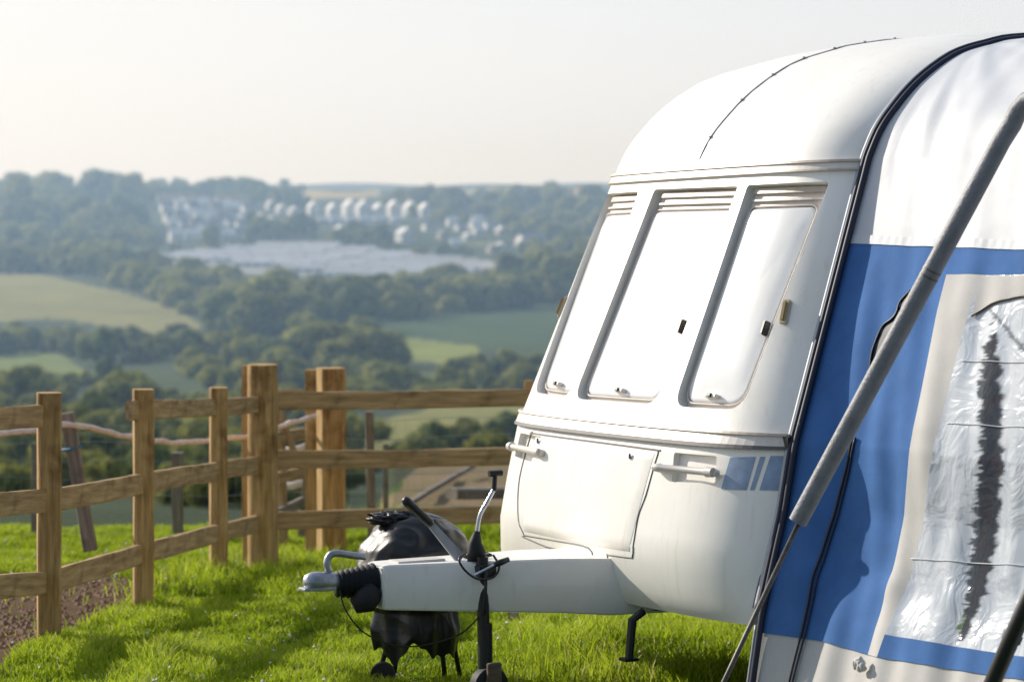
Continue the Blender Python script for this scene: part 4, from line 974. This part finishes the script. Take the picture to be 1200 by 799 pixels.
def tree_proto(i, wide, tall, base, m, **kw):
    V_, Fc, tone = crown_mesh(i*13+5, wide, tall, base, **kw)
    me = bpy.data.meshes.new('crown'); me.from_pydata([tuple(v) for v in V_], [], Fc); me.materials.append(m)
    aa = me.attributes.new('tone', 'FLOAT', 'POINT'); aa.data.foreach_set('value', np.array(tone, np.float32))
    tb = B().tube([(0, 0, -.08), (.01, 0, .12), (0, .01, base+tall*.5)], [.035, .028, .01], 7)
    for k in range(5):
        a = k*1.3; tb.tube([(0, 0, base+.05*k), (math.cos(a)*wide*.3, math.sin(a)*wide*.3, base+tall*.35+.06*k)], [.014, .004], 5)
    tm = bpy.data.meshes.new('trunk'); tm.from_pydata(tb.v, [], tb.f); tm.materials.append(BARK)
    # a single-mesh version for trees too small to show parts
    j = bpy.data.meshes.new('tree'); n0 = len(V_); j.from_pydata([tuple(v) for v in V_]+tb.v, [], Fc+[tuple(q+n0 for q in f) for f in tb.f]); j.materials.append(m); j.materials.append(BARK)
    j.polygons.foreach_set('material_index', [0]*len(Fc)+[1]*len(tb.f)); aa = j.attributes.new('tone', 'FLOAT', 'POINT'); aa.data.foreach_set('value', np.array(tone+[0]*len(tb.v), np.float32))
    return me, tm, j
PR = [tree_proto(0, .55, .72, .15, LM), tree_proto(1, .65, .72, .12, LM), tree_proto(2, .5, .85, .10, LM), tree_proto(3, .6, .8, .08, LMb), tree_proto(4, .42, .88, .08, LM), tree_proto(5, .75, .7, .05, LM)]
GT = 'trees on the far side of the valley'
LB = ['dark rounded tree in the hazy woodland across the valley', 'broad dark tree in the hazy woodland across the valley', 'tall dark tree in the hazy woodland across the valley', 'yellowish green tree in the hazy woodland across the valley', 'narrow dark tree in the hazy woodland across the valley', 'low spreading tree in the hazy woodland across the valley']
ntree = 0
def put_tree(px, ybase, hpx, kind=None, label=None, parts=False, wide=1.0):
    global ntree
    k = random.choice([0, 0, 1, 1, 2, 2, 3, 3, 4, 5, 5]) if kind is None else kind
    p = far_pt(px, ybase); h = hpx/F*p[1]; ntree += 1
    s_ = (h*wide*random.uniform(.95, 1.25), h*wide*random.uniform(.95, 1.25), h); loc = (p[0], p[1], p[2]-.02*h)
    if parts:
        o = empty('tree', loc, label, 'tree', None); o.scale = s_; o.rotation_euler.z = random.uniform(0, 6.28)
        for nm, me in (('crown', PR[k][0]), ('trunk', PR[k][1])): q = bpy.data.objects.new(nm, me); C.objects.link(q); q.parent = o
    else:
        o = bpy.data.objects.new('tree', PR[k][2]); C.objects.link(o); o.location = loc; o.scale = s_; o.rotation_euler.z = random.uniform(0, 6.28)
        props(o, label or LB[k], 'tree', None if label else GT+' '+LB[k].split(' tree')[0])
def row(pts, n, h, jy=4, kinds=None, wide=1.0):
    pts = np.array(pts, float); d = np.concatenate([[0], np.cumsum(np.hypot(*np.diff(pts, axis=0).T))])
    for k in range(n):
        s_ = (k+random.uniform(.15, .85))/n*d[-1]; x = np.interp(s_, d, pts[:, 0]); y = np.interp(s_, d, pts[:, 1])+random.uniform(-jy, jy)
        put_tree(x, y, random.uniform(*h), random.choice(kinds) if kinds else None, wide=wide)
# named, individually recognisable trees
put_tree(22, 262, 62, 2, 'tallest tree on the skyline at the far end of the dark wood', True, .8)
put_tree(408, 398, 56, 3, 'lit yellow green tree in front of the dark valley wood', True)
put_tree(247, 296, 36, 4, 'single dark conical tree in front of the white houses', True, .7)
put_tree(295, 275, 28, 4, 'pointed dark tree in the middle of the white terraces', True, .7)
put_tree(118, 424, 46, 3, 'bushy tree lit on one side at the corner of the lower field', True)
put_tree(125, 446, 28, 3, 'small pale bush below the lower field corner', True)
put_tree(466, 452, 30, 3, 'small pale green tree down by the bright strip of field', True)
put_tree(590, 560, 66, 5, 'large dark bush behind the top rail beside the caravan', True)
put_tree(505, 540, 46, 3, 'yellow green bush on the sunny field slope above the middle rail', True)
# skyline and the big dark wood
row([(-60, 250), (160, 246)], 12, (34, 50)); row([(0, 275), (175, 268)], 7, (34, 46), 6); row([(-60, 300), (180, 292)], 8, (30, 42), 6); row([(-40, 320), (200, 330)], 13, (28, 40), 5)
row([(170, 238), (300, 232)], 9, (20, 32), 3); row([(290, 240), (350, 246)], 6, (24, 36), 4); row([(60, 232), (350, 226)], 8, (12, 20), 2)
row([(295, 284), (360, 280)], 6, (20, 32), 4); row([(185, 292), (380, 290)], 6, (10, 18), 2)
row([(450, 246), (540, 248)], 8, (22, 34), 5); row([(540, 246), (700, 250)], 11, (16, 28), 6); row([(390, 292), (450, 292)], 5, (20, 32), 3); row([(440, 234), (720, 232)], 8, (9, 16), 3)
row([(620, 268), (720, 282)], 8, (14, 24), 6); row([(660, 300), (740, 310)], 6, (20, 30), 6); row([(450, 296), (560, 298)], 8, (9, 15), 2)
row([(560, 252), (640, 262)], 5, (12, 18), 3)
# trees in front of the pale roofs
row([(120, 333), (230, 364)], 8, (24, 34), 1); row([(262, 398), (345, 394)], 6, (52, 68), 5); row([(190, 344), (330, 350)], 8, (22, 32), 3); row([(330, 360), (480, 366)], 8, (30, 40), 4)
row([(330, 388), (480, 372)], 6, (42, 56), 4); row([(480, 366), (620, 358)], 9, (34, 44), 5); row([(590, 350), (720, 346)], 8, (42, 56), 8); row([(560, 340), (700, 334)], 6, (24, 36), 4)
# hedges round the fields
row([(-30, 408), (60, 404)], 6, (26, 36), 3); row([(60, 410), (150, 410), (210, 404)], 8, (24, 34), 3); row([(150, 424), (280, 414)], 7, (28, 38), 5)
row([(250, 420), (330, 434)], 5, (26, 34), 5); row([(345, 424), (440, 436)], 6, (44, 58), 6); row([(300, 452), (420, 462)], 6, (28, 40), 4); row([(420, 440), (520, 470)], 5, (22, 30), 4)
row([(540, 436), (640, 440)], 5, (22, 30), 4); row([(480, 468), (620, 462)], 5, (26, 36), 4); row([(0, 462), (120, 470), (240, 480)], 7, (16, 24), 4)
# nearer slope under the rails
row([(-20, 520), (120, 512)], 4, (40, 52), 5); row([(-20, 580), (200, 566)], 6, (44, 62), 8, wide=1.2); row([(200, 560), (330, 540)], 4, (44, 62), 8, wide=1.2); row([(200, 596), (430, 584)], 6, (40, 55), 4, wide=1.2)
row([(400, 570), (470, 548)], 4, (24, 36), 4, wide=1.2); row([(470, 552), (560, 530)], 5, (26, 38), 4, wide=1.1); row([(540, 520), (660, 505)], 5, (26, 40), 4, wide=1.1); row([(300, 505), (430, 490)], 4, (22, 32), 4, wide=1.1)
print('TREES', ntree)
WOODS = [([(-60, 445), (120, 452), (240, 460), (330, 480), (240, 505), (-60, 490)], 34, (18, 30)), ([(-150, 222), (165, 222), (178, 300), (205, 326), (100, 322), (-150, 305)], 75, (26, 38)), ([(170, 330), (330, 338), (560, 342), (720, 322), (730, 352), (600, 360), (480, 385), (350, 400), (250, 402), (246, 386), (240, 378), (205, 356), (140, 338)], 110, (28, 44)),
         ([(560, 262), (740, 240), (740, 330), (640, 340), (590, 305), (640, 285)], 45, (16, 26)), ([(440, 226), (740, 226), (740, 246), (520, 262), (455, 250)], 45, (12, 20)), ([(240, 412), (440, 400), (470, 480), (330, 500), (220, 440)], 45, (28, 40)),
         ([(-60, 470), (220, 490), (330, 500), (430, 520), (400, 600), (-60, 590)], 42, (40, 58)), ([(185, 222), (355, 226), (350, 240), (185, 236)], 25, (10, 18)), ([(-60, 395), (60, 392), (250, 402), (250, 414), (60, 404), (-60, 408)], 26, (18, 28)), ([(470, 440), (640, 430), (640, 470), (500, 476)], 18, (22, 32))]
WV, WF, WT = [], [], []; base_ = 0
for poly, n, hr_ in WOODS:
    xs_ = [p[0] for p in poly]; ys_ = [p[1] for p in poly]; c_ = 0
    while c_ < n:
        x = random.uniform(min(xs_), max(xs_)); y = random.uniform(min(ys_), max(ys_))
        if not inpoly(np.array([x]), np.array([y]), poly)[0]: continue
        c_ += 1; p = far_pt(x, y); h = random.uniform(*hr_)/F*p[1]; me_ = PR[random.choice([0, 1, 5, 2])][0]
        v = np.empty(len(me_.vertices)*3, np.float32); me_.vertices.foreach_get('co', v); v = v.reshape(-1, 3); a = random.uniform(0, 6.28)
        rot_ = np.array([[math.cos(a), -math.sin(a), 0], [math.sin(a), math.cos(a), 0], [0, 0, 1]]); v = v @ rot_.T*np.array([h*1.2, h*1.2, h])+np.array([p[0], p[1], p[2]-.08*h])
        fl = np.empty(len(me_.loops), np.int32); me_.loops.foreach_get('vertex_index', fl); t_ = np.empty(len(me_.vertices), np.float32); me_.attributes['tone'].data.foreach_get('value', t_)
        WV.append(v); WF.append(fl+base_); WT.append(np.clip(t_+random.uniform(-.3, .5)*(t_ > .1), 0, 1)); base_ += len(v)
WV = np.concatenate(WV); WF = np.concatenate(WF); WT = np.concatenate(WT); me = bpy.data.meshes.new('woodland')
me.vertices.add(len(WV)); me.vertices.foreach_set('co', WV.astype(np.float32).ravel()); me.loops.add(len(WF)); me.loops.foreach_set('vertex_index', WF)
me.polygons.add(len(WF)//4); me.polygons.foreach_set('loop_start', np.arange(0, len(WF), 4, dtype=np.int32)); me.polygons.foreach_set('loop_total', np.full(len(WF)//4, 4, np.int32))
aa = me.attributes.new('tone', 'FLOAT', 'POINT'); aa.data.foreach_set('value', WT.astype(np.float32)); me.update(calc_edges=True); me.materials.append(LM)
o = bpy.data.objects.new('woodland', me); C.objects.link(o); props(o, 'hazy mass of far woodland filling the valley and the ridge', 'woodland', kind='stuff')

# ------------------------------------------------------------------ houses, tents of the village and the pale roofs
WALL = mat('white render', (.80, .80, .80), .8, var=.08, scale=.4); WALL2 = mat('cream render', (.55, .49, .40), .8, var=.08, scale=.4)
ROOFS = mat('grey slate', (.20, .21, .24), .8, scale=1); ROOFT = mat('tan tiles', (.42, .29, .17), .8, scale=1); GLS = mat('dark window glass', (.05, .06, .08), .3, scale=1); ROOFW = mat('pale sheet roof', (.72, .74, .77), .6, scale=.3, var=.2)
def house(px, py, wpx, hpx, wall, roof, label, group=None, gable_on=True, rot=None, nwin=3, name='house', floors=2):
    p = far_pt(px, py); w_ = wpx/F*p[1]; h = hpx/F*p[1]; d = w_*.8; eh = h*.62
    r_ = R(27)+random.uniform(-.12, .12)
    o = empty(name, tuple(p), label, 'house', group); o.rotation_euler.z = r_
    bb_ = B().add([(-w_/2, -d/2, -1), (w_/2, -d/2, -1), (w_/2, d/2, -1), (-w_/2, d/2, -1), (-w_/2, -d/2, eh), (w_/2, -d/2, eh), (w_/2, d/2, eh), (-w_/2, d/2, eh)], [(0, 1, 5, 4), (1, 2, 6, 5), (2, 3, 7, 6), (3, 0, 4, 7)])
    e = .3; ro = B()
    if gable_on:   # gable faces the valley
        bb_.add([(-w_/2, -d/2, eh), (w_/2, -d/2, eh), (0, -d/2, h), (-w_/2, d/2, eh), (w_/2, d/2, eh), (0, d/2, h)], [(0, 1, 2), (5, 4, 3)])
        ro.add([(-w_/2-e, -d/2-e, eh-.15), (0, -d/2-e, h+.08), (w_/2+e, -d/2-e, eh-.15), (-w_/2-e, d/2+e, eh-.15), (0, d/2+e, h+.08), (w_/2+e, d/2+e, eh-.15)], [(0, 1, 4, 3), (1, 2, 5, 4)])
    else:
        bb_.add([(-w_/2, -d/2, eh), (-w_/2, d/2, eh), (-w_/2, 0, h), (w_/2, -d/2, eh), (w_/2, d/2, eh), (w_/2, 0, h)], [(1, 0, 2), (3, 4, 5)])
        ro.add([(-w_/2-e, -d/2-e, eh-.15), (w_/2+e, -d/2-e, eh-.15), (w_/2+e, 0, h+.08), (-w_/2-e, 0, h+.08), (-w_/2-e, d/2+e, eh-.15), (w_/2+e, d/2+e, eh-.15)], [(0, 1, 2, 3), (3, 2, 5, 4)])
    bb_.build('wall', wall, o); ro.build('roof', roof, o)
    for f in range(floors):
        for k in range(nwin):
            x = (k+.5)/nwin*w_-w_/2; z = eh*(f+.5)/floors; B().box((x, -d/2-.02, z), (w_/nwin*.42, .08, eh/floors*.42)).build('window', GLS, o)
HL = 'white terraced house on the far hillside'
ROOFD = mat('dull grey sheet roof', (.34, .36, .40), .6, scale=.2, var=.2)
ROOFB = mat('blue grey sheet roof', (.40, .43, .49), .6, scale=.2, var=.15)
# the terraces on the left of the village
for r_i, (y0, x0, x1, n) in enumerate(((246, 186, 292, 8), (254, 190, 298, 8), (262, 192, 292, 8), (270, 196, 292, 7), (279, 200, 290, 6))):
    for k in range(n):
        x = x0+(k+.5)*(x1-x0)/n+random.uniform(-2, 2)
        tan = r_i == 0
        house(x, y0+random.uniform(-1.5, 1.5), random.uniform(12, 17), random.uniform(12, 16) if not tan else 14, WALL if random.random() < .8 else WALL2, ROOFT if tan else random.choice([ROOFS, ROOFW, ROOFW]),
              'white house with a tan roof in the top terrace of the hillside village' if tan else HL+' below the tan roofs', 'village terraces'+(' tan' if tan else ' lower'), gable_on=False, nwin=2)
house(250, 232, 17, 13, WALL, ROOFT, 'white house standing alone among the trees on top of the ridge', nwin=2, gable_on=False)
house(296, 230, 13, 10, WALL, ROOFS, 'small white house half hidden between the skyline trees', nwin=2)
for x, y in ((318, 246), (330, 250), (306, 262), (318, 266), (345, 252)): house(x, y, 12, 11, WALL, ROOFW, 'white house between the terraces and the row of pale gables', 'middle houses', nwin=2)
# row of pale gabled houses
for k in range(8): house(370+k*18.5+random.uniform(-3, 3), 252+k*.3+random.uniform(-2, 2), random.uniform(13, 17), random.uniform(16, 21), WALL, ROOFW, 'pale gabled house in the even row below the tan field', 'even row of gabled houses', gable_on=True, rot=.1, nwin=2)
for k in range(6): house(378+k*17+random.uniform(-3, 3), 266, 14, 9, WALL, ROOFW, 'low pale house just below the even gabled row', 'low houses', gable_on=False, nwin=2, floors=1)
house(475, 288, 19, 17, WALL, ROOFW, 'bright white square house beside the dark bushes above the pale roofs', nwin=2)
house(400, 280, 16, 10, WALL, ROOFW, 'low white house between two clumps of dark trees', nwin=2, floors=1)
for x, y in ((528, 268), (540, 274), (556, 270), (562, 279), (548, 284), (575, 268), (588, 276), (602, 272), (535, 292), (575, 298), (590, 293), (518, 284), (505, 276), (610, 290), (560, 262), (625, 266)):
    house(x+random.uniform(-3, 3), y, random.uniform(11, 17), random.uniform(8, 12), WALL if random.random() < .6 else WALL2, random.choice([ROOFS, ROOFW, ROOFW]), 'scattered small white house among trees at the far end of the village', 'scattered houses', gable_on=random.random() < .5, nwin=2, floors=1)
house(622, 288, 30, 15, WALL2, ROOFS, 'long cream house with dark roof at the end of the village', nwin=4, gable_on=False)
house(678, 236, 9, 11, WALL2, ROOFT, 'cream house with steep gable near the skyline by the caravan', nwin=1)
house(678, 262, 12, 9, WALL2, ROOFT, 'small tan house in the fields below the skyline', nwin=2, gable_on=False)
# rows of long pale roofs (holiday park units) in the pale band
nh_ = 0
for r_i, yy in enumerate(np.linspace(0, 1, 9)):
    x0, x1 = np.interp(yy, [0, .2, .55, .8, 1], [300, 240, 168, 300, 380]), np.interp(yy, [0, .3, .65, 1], [400, 500, 570, 520])
    n = max(3, int((x1-x0)/44))
    for k in range(n):
        x = x0+(k+.5)*(x1-x0)/n; y = 293+yy*25+.026*(x-350)+random.uniform(-.6, .6)
        p = far_pt(x, y); w_ = (x1-x0)/n/F*p[1]*random.uniform(.93, .99); o = empty('long_shed', tuple(p), 'long low shed with a pale roof in the packed rows below the village', 'shed', 'packed rows of long pale roofed sheds'); o.rotation_euler.z = random.uniform(-.02, .02)
        d = 14
        B().box((0, 0, .6), (w_, d, 2.6)).build('wall', WALL, o)
        B().add([(-w_/2-.1, -d/2-.1, 1.9), (w_/2+.1, -d/2-.1, 1.9), (w_/2+.1, 0, 3.4), (-w_/2-.1, 0, 3.4), (-w_/2-.1, d/2+.1, 1.9), (w_/2+.1, d/2+.1, 1.9)], [(0, 1, 2, 3), (3, 2, 5, 4)]).build('roof', random.choice([ROOFD, ROOFB]), o)
        for q in range(4): B().box((w_*(q/4-.375), -d/2-.02, .9), (w_*.1, .06, 1.0)).build('window', GLS, o)
        nh_ += 1
print('CABINS', nh_)
bpy.context.view_layer.update()
